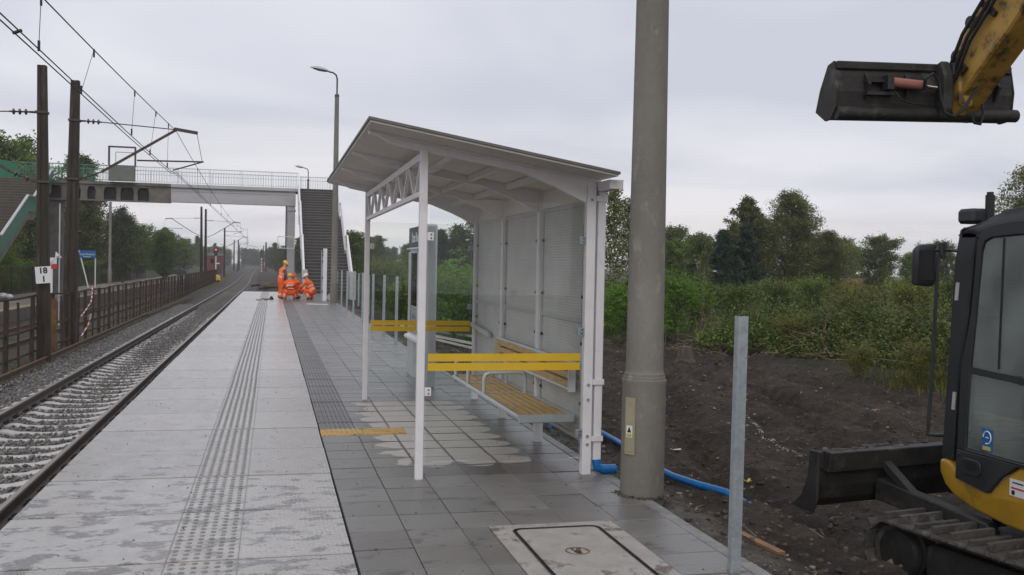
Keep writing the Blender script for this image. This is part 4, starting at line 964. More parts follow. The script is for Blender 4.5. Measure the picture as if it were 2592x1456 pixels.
# signal with red light, hut and other far things
sn = empty('signal', (-9.75, 180, -1.1), 'railway signal showing a red light beside the brick hut', 'signal')
MB().lathe([(.12,0),(.09,3.6)], 8, (-9.75,180,-1.1)).build('post', M_['sign_white'], sn); MB().box(-10.05,-9.45,179.9,180.1,2.5,4.1).build('head', M_['ink'], sn, bevel=.15)
MB().sphere((-9.75,179.85,3.62),(.16,.08,.16)).build('red_lamp', M_['signal_red'], sn); MB().box(-9.75,-9.1,179.9,180,1.1,1.3).build('plate', M_['sign_white'], sn)
hb = empty('brick_hut', (-11.2, 202, -1.1), 'small red brick hut with flat roof far along the line', 'hut')
MB().box(-12.6,-9.7,201,205,-1.2,2.7).build('wall', M_['brick'], hb); MB().box(-12.8,-9.5,200.8,205.2,2.7,3.15).build('roof', M_['roof_grey'], hb); MB().box(-11.9,-11.2,200.96,201,1.2,2.1).build('window', M_['dark_glass'], hb); MB().box(-10.8,-10.1,200.96,201,-1.1,.9).build('door', M_['steel_dark'], hb)
s3 = empty('signal', (-3.0, 285, -1.1), 'dark distant signal on a red and white striped post', 'signal')
b = MB()
for k in range(10): b.box(-3.12,-2.88,284.9,285.1,-1.1+k*.42,-1.1+(k+1)*.42,k % 2)
b.build('post', [M_['sign_white'], M_['sign_red']], s3); MB().box(-3.4,-2.6,284.8,285.2,3.1,5.1).build('head', M_['ink'], s3)
fr = empty('hanging_frame', (.75, 62, 2.3), 'thin empty white frame hung beside the bridge pillar', 'frame')
b = MB()
for p, q in (((.31,61.9,3.14),(1.3,61.9,3.14)),((.31,61.9,2.43),(1.3,61.9,2.43)),((.31,61.9,2.43),(.31,61.9,3.14)),((1.3,61.9,2.43),(1.3,61.9,3.14))): b.bar(p, q, .045, .045)
b.build('bar', M_['white_paint'], fr); MB().bar((.9,61.95,2.44),(.9,64.05,2.44),.03,.03).bar((.9,61.95,3.13),(.9,64.05,3.13),.03,.03).build('stay', M_['grey_paint'], fr)
# ================================================================== SHELTER
sh = empty('platform_shelter', (1.65, 8.85, 0), 'white steel platform shelter with sloping roof and glass ends', 'shelter')
WP = M_['white_paint']; BYs = (6.81, 8.13, 9.49, 10.87)
for y in (6.80, 10.92):
    o = MB().box(1.0,1.055,y-.0275,y+.0275,-.02,2.33).build('front_post', WP, sh, bevel=.004)
for y in BYs:
    o = MB().box(2.235,2.305,y-.035,y+.035,-.02,2.2).build('rear_post', WP, sh, bevel=.005)
    if y < 7:
        b = MB()
        for z in (.55,.66,.22,.28,2.02): b.tube([(2.27,y-.036,z),(2.27,y-.044,z)], .011, 8)
        b.build('bolt', M_['galvanised'], o)
# roof: sloping sheet with thin edge, underside boards
def zr(x): return 2.4625-(x-.60)*.1657
RY0, RY1 = 6.40, 11.50
MB().prism([(.60,zr(.60)+.004),(2.35,zr(2.35)+.004),(2.35,zr(2.35)+.022),(.60,zr(.60)+.022)], 1, RY0, RY1).build('roof_sheet', M_['roof_top'], sh)
ye = [RY0+.012]+[ (BYs[i]) for i in range(4)]+[RY1-.012]
for i in range(len(ye)-1):
    MB().prism([(.612,zr(.612)-.010),(2.34,zr(2.34)-.010),(2.34,zr(2.34)+.003),(.612,zr(.612)+.003)], 1, ye[i]+.004, ye[i+1]-.004).build('ceiling_panel', M_['roof_under'], sh)
for y in BYs:      # tapering cantilever ribs
    P = [(.66,zr(.66)-.012),(.69,2.425),(.75,2.385),(.82,2.352),(1.02,2.315),(1.73,2.205),(1.98,2.11),(2.23,1.995),(2.23,2.12),(2.31,2.12),(2.31,zr(2.31)-.012)]
    MB().prism(P, 1, y-.028, y+.028).build('roof_rib', WP, sh)
    MB().prism([(.64,zr(.64)-.0105),(2.33,zr(2.33)-.0105),(2.33,zr(2.33)-.03),(.64,zr(.64)-.03)], 1, y-.055, y+.055).build('rib_flange', WP, sh)
for x in (1.28, 1.62, 1.95):
    for i in range(3): MB().box(x-.02,x+.02,BYs[i]+.03,BYs[i+1]-.03,zr(x)-.06,zr(x)-.0115).build('purlin', WP, sh)
# lattice girder between the front posts
x = 1.0275
MB().bar((x,6.83,2.025),(x,10.89,2.025),.035,.035).build('lattice_chord', WP, sh); MB().bar((x,6.83,2.285),(x,10.89,2.285),.04,.05).build('lattice_chord', WP, sh)
n = 6; w = (10.89-6.86)/n
for i in range(n):
    y0 = 6.86+i*w; ym = y0+w*.5
    MB().bar((x,y0+.03,2.265),(x,ym-.04,2.04),.026,.03).build('lattice_brace', WP, sh); MB().bar((x,y0+w-.03,2.265),(x,ym+.04,2.04),.026,.03).build('lattice_brace', WP, sh)
# glass ends with yellow safety bands
for y, nm in ((6.80,'near'),(10.92,'far')):
    gz0 = .12
    o = MB().box(1.075,2.215,y-.004,y+.004,gz0,1.99).build('glass_pane', M_['glass'], sh)
    for z0 in (.768,.835): MB().box(1.078,2.208,y-.0075,y-.0046,z0,z0+.055).build('safety_band', M_['yellow_film'], o)
    for x0, xs in ((1.056,1.105),(2.185,2.234)):
        for z in ((.62,1.72) if x0 < 2 else (.30,1.05,1.72)):
            q = MB().box(x0,xs,y-.018,y+.018,z-.03,z+.03).build('glass_clamp', M_['galvanised'] if x0 > 2 else WP, sh, bevel=.003)
            MB().tube([(x0+.03,y-.0185,z-.012),(x0+.03,y-.022,z-.012)], .006, 6).tube([(x0+.03,y-.0185,z+.014),(x0+.03,y-.022,z+.014)], .006, 6).build('screw', M_['ink'], q)
# ribbed back panels in frames
def ribbed(y0, y1, z0, z1, x):
    b = MB(); n = max(6, int((z1-z0)/.022)); V = []
    for i in range(n*2+1):
        z = z0+(z1-z0)*i/(2*n); dx = .0 if i % 2 else -.002
        V += [(x+dx,y0,z),(x+dx,y1,z)]
    b.add(V, [(2*i,2*i+1,2*i+3,2*i+2) for i in range(2*n)])
    V = [(x+.012,y0,z0),(x+.012,y1,z0),(x+.012,y1,z1),(x+.012,y0,z1)]; b.add(V, [(0,1,2,3)])
    return b
for i in range(3):
    y0, y1 = BYs[i]+.036, BYs[i+1]-.036
    b = MB()
    for ya, yb, za, zb_ in ((y0,y1,1.985,2.015),(y0,y1,1.105,1.14),(y0,y1,.22,.25),(y0,y0+.05,.25,1.105),(y0,y0+.05,1.14,1.985),(y1-.05,y1,.25,1.105),(y1-.05,y1,1.14,1.985)): b.box(2.258,2.29,ya,yb,za,zb_)
    fo_ = b.build('panel_frame', M_['grey_paint'], sh)
    ribbed(y0+.05, y1-.05, 1.14, 1.985, 2.272).build('ribbed_panel', M_['panel'], sh); ribbed(y0+.05, y1-.05, .25, 1.105, 2.272).build('ribbed_panel', M_['panel'], sh)
    b = MB()
    for z in (.5,.95,1.3,1.75):
        for yy in (y0+.07, y1-.07): b.tube([(2.262,yy,z),(2.248,yy,z)], .012, 8)
    b.build('panel_knob', M_['steel_dark'], fo_)
    if i < 3: MB().box(2.262,2.28,y0,y1,2.02,2.19).build('fascia', M_['roof_under'], sh)
# gutter and downpipe with blue shoe
MB().prism([(2.318,2.085),(2.405,2.085),(2.418,2.15),(2.41,2.15),(2.398,2.094),(2.326,2.094),(2.32,2.15),(2.312,2.15)], 1, 6.52, RY1-.02).box(2.314,2.413,6.514,6.52,2.085,2.148).build('gutter', WP, sh)
o = MB().box(2.325,2.385,6.785,6.845,.05,2.086).build('downpipe', WP, sh, bevel=.006)
for z in (2.03,.68,.26): MB().box(2.305,2.392,6.772,6.782,z-.02,z+.02).build('pipe_bracket', WP, sh)
MB().tube([(2.355,6.80,.10),(2.358,6.79,.045),(2.40,6.785,.03),(2.50,6.78,.03)], .036, 12).build('pipe_shoe', M_['blue_pipe'], sh, smooth=True)

# ================================================================== BENCH
bn = empty('bench', (2.05, 8.4, 0), 'slatted wooden bench with steel tube armrests inside the shelter', 'bench')
BY0, BY1 = 7.02, 9.72
for k in range(6):
    x = 1.865+k*.064
    MB().box(x-.021,x+.021,BY0+.02,BY1-.02,.372,.402).build('seat_slat', M_['bench_wood'], bn, bevel=.004)
    if k < 5: MB().box(x+.0245,x+.0395,BY0+.02,BY1-.02,.372,.3965).build('highlight_lath', M_['slat_highlight'], bn)  # added strips between the slats, painting their edge highlights
for k, z in enumerate((.635,.70,.765)):
    MB().box(2.188+.005*k,2.212+.005*k,BY0-.02,BY1-.2,z-.024,z+.024).build('back_slat', M_['bench_wood'], bn, bevel=.004)
fr_ = MB().tube([(1.815,BY0,.385),(1.815,BY1,.385)], .021, 10).tube([(2.235,BY0,.385),(2.235,BY1,.385)], .016, 8).build('seat_rail', M_['tube_steel'], bn, smooth=True)
MB().box(1.805,2.245,BY0-.012,BY0+.012,.345,.408).build('end_plate', M_['tube_steel'], bn, bevel=.006); MB().box(1.805,2.245,BY1-.012,BY1+.012,.345,.408).build('end_plate', M_['tube_steel'], bn, bevel=.006)
MB().tube([(2.215,BY0-.02,.80),(2.215,BY1-.2,.80)], .015, 8).tube([(2.19,BY0-.02,.60),(2.19,BY1-.2,.60)], .013, 8).build('back_rail', M_['tube_steel'], bn, smooth=True)
MB().box(2.18,2.236,BY0-.045,BY0-.022,.58,.81).build('back_bracket', WP, bn)
for y in (8.33, 9.05, 9.68):
    MB().tube([(1.825,y,.39),(1.825,y,.53),(1.84,y,.565),(1.875,y,.58),(2.15,y-.02,.585),(2.18,y-.02,.575),(2.195,y-.02,.54),(2.195,y-.02,.40)], .017, 10).build('armrest', M_['tube_steel'], bn, smooth=True)
    MB().bar((1.83,y,.408),(2.2,y-.02,.408),.012,.006).build('arm_strap', M_['tube_steel'], bn)
for y in (8.13, 9.49): MB().prism([(1.83,.345),(2.232,.345),(2.232,.26),(2.05,.31)], 1, y-.015, y+.015).build('seat_bracket', WP, bn)
# grab bar on the rear wall beyond the bench
gb = tag(MB().bar((2.225,9.95,.80),(2.20,10.75,.86),.03,.045).box(2.205,2.236,9.94,9.98,.77,.83).box(2.205,2.236,10.7,10.74,.83,.89).build('leaning_bar', M_['tube_steel'], loc=(2.22,10.3,.8)), 'short grey leaning bar on the back wall near the far glass', 'rail')

# ================================================================== INFORMATION CABINET
kb = empty('information_cabinet', (1.9, 12.7, 0), 'tall pale information cabinet with navy header behind the shelter', 'cabinet')
MB().box(1.835,1.975,11.82,11.95,0,2.03).build('near_pillar', M_['tube_steel'], kb, bevel=.03, seg=3, smooth=True)
MB().box(1.855,1.965,13.42,13.56,0,1.70).build('far_pillar', M_['tube_steel'], kb, bevel=.01)
hd = MB().box(1.86,1.965,11.96,13.58,1.755,2.03).build('header', M_['navy'], kb); MB().box(1.84,1.98,11.96,13.62,1.735,1.754).build('header_ledge', WP, kb)
text_on('Łaze Rokitno', .185, M_['letter_white'], kb, (1.857,12.78,1.885), (0,-1,0), (0,0,1))
MB().box(1.90,1.96,11.96,13.41,.62,1.734).build('back_board', M_['panel'], kb)
b = MB()
for ya, yb in ((11.97,12.0),(12.68,12.74),(13.37,13.41)): b.box(1.858,1.90,ya,yb,.62,1.734)
b.box(1.858,1.90,12.0,13.37,.62,.66); b.box(1.858,1.90,12.0,13.37,1.68,1.734); b.build('door_frame', M_['tube_steel'], kb)
for ya, yb in ((12.003,12.678),(12.743,13.367)):
    MB().box(1.866,1.872,ya,yb,.662,1.678).build('door_glass', M_['cabinet_glass'], kb); MB().box(1.892,1.898,ya+.03,yb-.03,.70,1.05).build('poster', M_['sign_white'], kb)
MB().prism([(1.80,.52),(1.96,.60),(1.96,.615),(1.80,.55)], 1, 11.96, 13.5).build('shelf', WP, kb)
MB().box(1.86,1.95,13.0,13.41,.0,.51).build('lower_panel', M_['tube_steel'], kb)

# ================================================================== GALVANISED POSTS ALONG THE KERB
def post_mesh():
    # folded C-profile with punched slots on the near face
    prof = [(.75*a_, .75*b_) for a_, b_ in [(-.036,-.03),(.036,-.03),(.036,.03),(.020,.03),(.020,.024),(.031,.024),(.031,-.025),(-.031,-.025),(-.031,.024),(-.020,.024),(-.020,.03),(-.036,.03)]]
    b = MB().prism(prof, 2, -.3, 1.29); b.prism([(-.005,-.0245),(.005,-.0245),(.005,-.0226),(-.005,-.0226)], 2, .0, 1.28); return b
pmesh = post_mesh().mesh('fence_post', M_['galvanised'], bevel=.0018)
ords = ['nearest','second','third','fourth','fifth','sixth','seventh','eighth','ninth','tenth','eleventh','twelfth','thirteenth']
spots = [(2.285,4.45),(2.38,15.9),(2.37,18.94),(2.375,21.2),(2.38,23.6),(2.38,26.4),(2.39,29.5),(2.40,32.3),(2.41,35.0),(2.9,30.0),(3.1,36.0),(2.8,43.5),(3.4,45.0)]
for i, (x, y) in enumerate(spots):
    o = bpy.data.objects.new('fence_post', pmesh); COL.objects.link(o); o.location = (x, y, 0 if x < 2.6 else -.1); o.rotation_euler = (random.uniform(-.008,.008), R(.35)*random.uniform(-1,1), random.uniform(-.1,.1))
    lab = 'tall galvanised steel fence post standing in front of the excavator' if i == 0 else f'galvanised fence post along the kerb, {ords[i]} one counted from the camera' if i < 9 else f'galvanised fence post set back in the soil, {ords[i-9]} of that short row'
    tag(o, lab, 'post', 'galvanised fence posts')
wp = empty('sign_post', (2.0, 39.6, 0), 'square white post with bolted side plates right of the workers', 'post')
MB().box(1.97,2.13,39.5,39.66,0,2.12).build('shaft', WP, wp, bevel=.01); MB().box(1.90,1.965,39.52,39.6,0,2.05).build('side_plate', M_['galvanised'], wp)
b = MB()
for z in (.35,.9,1.55,1.8,1.95): b.box(1.93,1.968,39.48,39.5195,z,z+.09)
b.build('bolt_plate', M_['steel_dark'], wp)

# ================================================================== SMALL THINGS ON THE GROUND
def pipe_z(x, y): return sum(gz(x+dx, y+dy) for dx in (-.2,-.1,0,.1,.2) for dy in (-.3,-.15,0,.15,.3))/25+.045
pts = [(2.58,9.16),(2.75,9.32),(2.92,9.33),(3.08,9.05),(3.13,8.5),(3.08,7.9),(3.02,7.3),(3.04,6.95),(3.1,6.62),(3.2,6.38),(3.3,6.2)]
tag(MB().tube([(x, y, pipe_z(x, y)-(.05 if i > 9 or i == 0 else 0)) for i, (x, y) in enumerate(pts)], .028, 12).build('drain_pipe', M_['blue_pipe'], smooth=True, loc=(3.0,8,-.05)), 'bright blue flexible drain pipe snaking over the dug soil', 'pipe')
tag(MB().tube([(2.95,33.0,.05),(2.93,32.5,.25),(2.98,31.6,.1),(3.0,31.0,-.05)], .04, 8).build('drain_pipe', M_['blue_pipe'], smooth=True, loc=(2.95,32,0)), 'short end of blue pipe sticking up between the far fence posts', 'pipe')
tag(MB().bar((1.26,36.4,.025),(2.0,35.95,.02),.05,.035).build('white_batten', M_['white_plastic'], loc=(1.6,36.2,0)), 'white batten lying on the paving near the workers', 'batten')
tag(MB().bar((2.80,5.42,gz(2.8,5.42)+.012),(2.88,5.02,gz(2.88,5.02)+.014),.05,.025).build('timber_offcut', M_['plank'], loc=(2.84,5.2,-.1)), 'reddish timber offcut in the soil beside the tall near post', 'timber')
for i, (p, q, r_) in enumerate((((3.2,24.5),(6.5,19.5),.07),((3.4,22.5),(4.6,21.8),.09),((3.3,20.3),(4.4,20.6),.07),((3.0,26.2),(3.9,25.4),.08))):
    lab = ('long pale plank lying beyond the fence posts','pale board seen between the second and third fence posts','short grey board on the soil behind the glass','light timber near the kerb by the far posts')[i]
    tag(MB().bar((*p,gz(*p)+.06),(*q,gz(*q)+.06),r_,.05).build('loose_board', M_['sleeper'], loc=(*p,-.2)), lab, 'board', 'loose boards')
for i, (x, y, mt_, s, lab) in enumerate(((6.62,12.76,'white_plastic',.06,'scrap of white plastic on the dark soil behind the near post'),(4.72,8.91,'line_yellow',.045,'small yellow and blue wrapper on the soil'),(4.34,9.89,'white_plastic',.07,'crumpled pale sheet on the soil right of the lamp post'),(8.25,11.97,'plank',.06,'orange wood chip lying alone on the bare soil'),(7.48,15.8,'cyl_pink',.06,'pinkish scrap on the soil right of the lamp post collar'),(8.24,16.98,'rust_orange',.12,'orange brown splintered wood on the far soil'))):
    rg = random.Random(i); b = MB(); z = gz(x, y)
    for k in range(3):
        a = rg.uniform(0,6.3); l = s*rg.uniform(.7,1.3); d = Vector((math.cos(a),math.sin(a),rg.uniform(.1,.6))).normalized()*l; c = Vector((x+rg.uniform(-s,s)*.4,y+rg.uniform(-s,s)*.4,z+.01)); b.bar(c, c+d, s*.6, .006)
    tag(b.build('litter', M_[mt_], loc=(x,y,z)), lab, 'litter')
# tools by the workers
tag(MB().lathe([(.085,0),(.09,.03),(.05,.12),(.02,.14)], 12, (-.02,41.0,0)).build('rubber_cone', M_['rubber'], loc=(-.02,41,0)), 'small black rubber plug on the platform left of the workers', 'plug')
tag(MB().bar((-.38,41.2,.02),(-.12,41.0,.02),.04,.03).build('hand_tool', M_['ink'], loc=(-.25,41.1,0)), 'dark hand tool lying on the tactile strip', 'tool')
tag(MB().box(-.62,-.38,40.1,40.25,.002,.03).box(-.30,-.16,40.1,40.25,.002,.03).build('tool_bar', M_['deadwood'], loc=(-.4,40.2,0)), 'pair of small wooden wedges across the tactile strip', 'wedge')
ps = empty('petrol_saw', (2.32, 40.3, 0), 'orange and white petrol saw standing on the paving by the white post', 'saw')
MB().box(2.24,2.44,40.2,40.42,.1,.3).build('body', M_['orange'], ps, bevel=.03, seg=2); MB().tube([(2.30,40.18,.14),(2.30,40.15,.14)], .13, 16).build('blade', M_['tube_steel'], ps); MB().tube([(2.25,40.3,.3),(2.28,40.3,.42),(2.42,40.3,.42),(2.44,40.3,.3)], .015, 6).build('handle', M_['ink'], ps); MB().box(2.2,2.42,40.2,40.4,.0,.1).build('base', M_['ink'], ps, bevel=.02)

# ================================================================== WORKERS
def person(label, loc, rotz, J, edges, helmet, hm, shirt='orange', stripes=True, back_bars=False):
    """J: joint name -> (pos, radius); edges: (a, b, material); one continuous skinned body"""
    names = list(J); idx = {n: i for i, n in enumerate(names)}
    me = bpy.data.meshes.new('body'); me.from_pydata([J[n][0] for n in names], [(idx[a], idx[b]) for a, b, _ in edges], [])
    ob = bpy.data.objects.new('body_tmp', me); COL.objects.link(ob)
    sk = ob.modifiers.new('skin', 'SKIN'); sub = ob.modifiers.new('sub', 'SUBSURF'); sub.levels = 2
    for i, n in enumerate(names):
        r_ = J[n][1]; me.skin_vertices[0].data[i].radius = (r_, r_) if not isinstance(r_, tuple) else r_
    me.skin_vertices[0].data[idx['pelvis']].use_root = True
    dg = bpy.context.evaluated_depsgraph_get(); ev = bpy.data.meshes.new_from_object(ob.evaluated_get(dg)); bpy.data.objects.remove(ob)
    bm = bmesh.new(); bm.from_mesh(ev)
    mats = ['orange','skin','boots','vest','checked_shirt','reflective']; ev.materials.clear()
    for f in bm.faces:
        c = f.calc_center_median(); best = 9; bi = 'orange'; bt = 0
        for a, b, m in edges:
            A = Vector(J[a][0]); B = Vector(J[b][0]); t = max(0, min(1, (c-A).dot(B-A)/max(1e-9,(B-A).length_squared))); d = (c-(A+(B-A)*t)).length-(J[a][1] if not isinstance(J[a][1],tuple) else J[a][1][0])*(1-t)-(J[b][1] if not isinstance(J[b][1],tuple) else J[b][1][0])*t
            if d < best: best = d; bi = m; bt = t; be = (a, b)
        if stripes and bi in ('orange','vest'):
            if be[1].startswith('ankle') and .55 < bt < .8: bi = 'reflective'
            if be[1].startswith('wrist') and .45 < bt < .75: bi = 'reflective'
            if be == ('pelvis','chest') and (.2 < bt < .38 or .58 < bt < .74): bi = 'reflective'
        f.material_index = mats.index(bi); f.smooth = True
    # hands: palm is the end of the arm, fingers rooted inside it
    hand = MB()
    for s in ('l','r'):
        W = Vector(J['wrist_'+s][0]); P = Vector(J['palm_'+s][0]); d = (P-W).normalized(); side = d.cross(Vector((0,0,1)))
        side = side.normalized() if side.length > .1 else Vector((1,0,0)); nrm = side.cross(d)
        for k, (o_, ln) in enumerate(((-.026,.058),(-.009,.07),(.009,.065),(.026,.05))):
            a = P+side*o_-d*.01; m_ = a+d*ln*.55-nrm*.006; e = m_+d*ln*.35-nrm*.03; hand.tube([a, m_, e], [.0095,.009,.007], 5)
        a = W+d*.03+side*.03; hand.tube([a, a+side*.025+d*.025, a+side*.03+d*.055-nrm*.015], [.011,.01,.008], 5)
    base = len(bm.verts); vs_ = [bm.verts.new(v) for v in hand.v]
    for f in hand.f:
        try:
            nf = bm.faces.new([vs_[i] for i in f]); nf.material_index = 1; nf.smooth = True
        except ValueError: pass
    # face
    H = Vector(J['head'][0]); T = Vector(J['crown'][0]); look = Vector(J['nose'][0])-H; look.normalize(); up = (T-H).normalized(); sd = look.cross(up).normalized()
    face = MB(); hr = J['head'][1]
    face.tube([H+look*hr*.85+up*.015, H+look*(hr+.022)-up*.012, H+look*hr*.9-up*.025], [.008,.016,.01], 6)
    for s in (-1, 1): face.sphere(tuple(H+sd*s*hr*.98-up*.005), (.018,.018,.028), 6, 4)
    vs_ = [bm.verts.new(v) for v in face.v]
    for f in face.f:
        nf = bm.faces.new([vs_[i] for i in f]); nf.material_index = 1; nf.smooth = True
    bm.to_mesh(ev); bm.free()
    for m in mats: ev.materials.append(M_[m])
    root = empty('person', loc, label, 'person', 'railway workers'); root.rotation_euler = (0,0,rotz)
    ev.name = 'body'; child('body', ev, root)
    e = MB()
    for s in (-1, 1): e.sphere(tuple(H+look*hr*.86+sd*s*.032+up*.022), .011, 6, 4)
    child('eyes', e.mesh('eyes', M_['ink']), root)
    mo = MB(); p0 = H+look*hr*.95-up*.052; mo.tube([p0-sd*.022, p0+look*.004, p0+sd*.022], .005, 5); child('mouth', mo.mesh('mouth', M_['sign_red']), root)
    # helmet: dome with brim and ridge
    hb_ = MB(); n = 16; rings = []
    for k in range(7):
        t = k/6*math.pi/2; rr = (hr+.028)*math.cos(t); hh = (hr+.045)*math.sin(t)
        rings.append([H+up*(.03+hh)+(look*math.cos(a)*1.12+sd*math.sin(a))*max(rr,.004) for a in [2*math.pi*j/n for j in range(n)]])
    brim = [H+up*.022+(look*(math.cos(a)*1.12+(.28 if math.cos(a) > .2 else .0))+sd*math.sin(a)*1.06)*(hr+.036) for a in [2*math.pi*j/n for j in range(n)]]
    hb_.loft([brim]+rings)
    he = child('helmet', hb_.mesh('helmet', M_[hm], smooth=True), root)
    rg = MB().tube([tuple(H+up*(.03+(hr+.05)*math.sin(t))+look*1.12*(hr+.03)*math.cos(t)) for t in [math.pi*q/8 for q in range(1,8)]], .01, 5); child('ridge', rg.mesh('ridge', M_[hm]), he)
    if back_bars:
        C = Vector(J['chest'][0]); Pv = Vector(J['pelvis'][0]); ax = (C-Pv).normalized(); bk = -Vector((0,1,0)); bk = (bk-ax*bk.dot(ax)).normalized()
        q = MB()
        for k, (t, w_) in enumerate(((.95,.20),(.78,.20),(.62,.20),(.36,.24))):
            c = Pv+(C-Pv)*t+bk*.165
            for o_ in range(3 if k < 3 else 1):
                x0 = -w_/2+o_*w_/3+.006 if k < 3 else -w_/2; x1 = x0+(w_/3-.012 if k < 3 else w_)
                q.bar(c+Vector((x0,0,0)), c+Vector((x1,0,0)), .02, .03, tuple(ax))
        child('back_print', q.mesh('back_print', M_['reflective']), root)
    return root
def limbs(J, hip_l, kn_l, an_l, toe_l, hip_r, kn_r, an_r, toe_r, sh_l, el_l, wr_l, pa_l, sh_r, el_r, wr_r, pa_r):
    J.update(hip_l=(hip_l,.105), knee_l=(kn_l,.075), ankle_l=(an_l,.062), toe_l=(toe_l,.045), hip_r=(hip_r,.105), knee_r=(kn_r,.075), ankle_r=(an_r,.062), toe_r=(toe_r,.045),
             shoulder_l=(sh_l,.075), elbow_l=(el_l,.058), wrist_l=(wr_l,.042), palm_l=(pa_l,.036), shoulder_r=(sh_r,.075), elbow_r=(el_r,.058), wrist_r=(wr_r,.042), palm_r=(pa_r,.036))
def E_(top='orange', arms='orange'):
    E = [('pelvis','chest',top),('chest','neck',top),('neck','head','skin'),('head','crown','skin')]
    for s in 'lr': E += [('pelvis','hip_'+s,'orange'),('hip_'+s,'knee_'+s,'orange'),('knee_'+s,'ankle_'+s,'orange'),('ankle_'+s,'toe_'+s,'boots'),('chest','shoulder_'+s,top),('shoulder_'+s,'elbow_'+s,arms),('elbow_'+s,'wrist_'+s,arms),('wrist_'+s,'palm_'+s,'skin')]
    return E
# standing, bent forward, looking down at the work (faces local +y)
J = dict(pelvis=((0,0,.82),(.15,.125)), chest=((0,.10,1.17),(.17,.13)), neck=((0,.16,1.33),.06), head=((0,.215,1.44),.088), crown=((0,.22,1.51),.07), nose=((0,.30,1.38),.01))
limbs(J, (-.085,0,.76),(-.10,.05,.42),(-.11,-.03,.09),(-.12,.12,.04), (.085,0,.76),(.10,.03,.42),(.11,-.06,.09),(.12,.09,.04), (-.19,.10,1.24),(-.22,.16,.98),(-.18,.30,.80),(-.17,.36,.74), (.19,.10,1.24),(.22,.16,.98),(.18,.30,.80),(.17,.36,.74))
person('worker in orange vest and dark checked shirt standing with a yellow helmet', (.34,41.3,0), R(-68), J, E_('vest','checked_shirt'), 1, 'helmet_yellow')
# squatting seen from the back
J = dict(pelvis=((0,0,.30),(.17,.15)), chest=((0,.13,.66),(.18,.14)), neck=((0,.19,.81),.06), head=((0,.235,.92),.088), crown=((0,.245,.99),.07), nose=((0,.32,.87),.01))
limbs(J, (-.11,.02,.29),(-.22,.36,.42),(-.17,.10,.09),(-.19,.26,.04), (.11,.02,.29),(.22,.36,.42),(.17,.10,.09),(.19,.26,.04), (-.20,.13,.72),(-.29,.26,.50),(-.16,.46,.36),(-.12,.52,.30), (.20,.13,.72),(.29,.26,.50),(.16,.46,.36),(.12,.52,.30))
person('worker with yellow helmet and printed orange jacket squatting with back to camera', (.72,40.45,0), R(4), J, E_(), 1, 'helmet_yellow', back_bars=True)
# squatting right, facing the left
J = dict(pelvis=((0,0,.33),(.16,.15)), chest=((0,.22,.68),(.17,.14)), neck=((0,.30,.83),.06), head=((0,.355,.94),.088), crown=((0,.365,1.01),.07), nose=((0,.44,.89),.01))
limbs(J, (-.10,.02,.31),(-.17,.38,.44),(-.14,.08,.09),(-.15,.24,.04), (.10,.02,.31),(.17,.38,.44),(.14,.08,.09),(.15,.24,.04), (-.20,.22,.74),(-.26,.40,.54),(-.13,.56,.40),(-.10,.61,.34), (.20,.22,.74),(.26,.40,.54),(.13,.56,.40),(.10,.61,.34))
person('worker in orange with a pale helmet squatting on the right', (1.66,40.7,0), R(62), J, E_(), 1, 'helmet_white')
person('worker in orange with reddish cap crouched behind between the other two', (1.22,41.6,.0), R(100), J, E_(), 1, 'helmet_red')
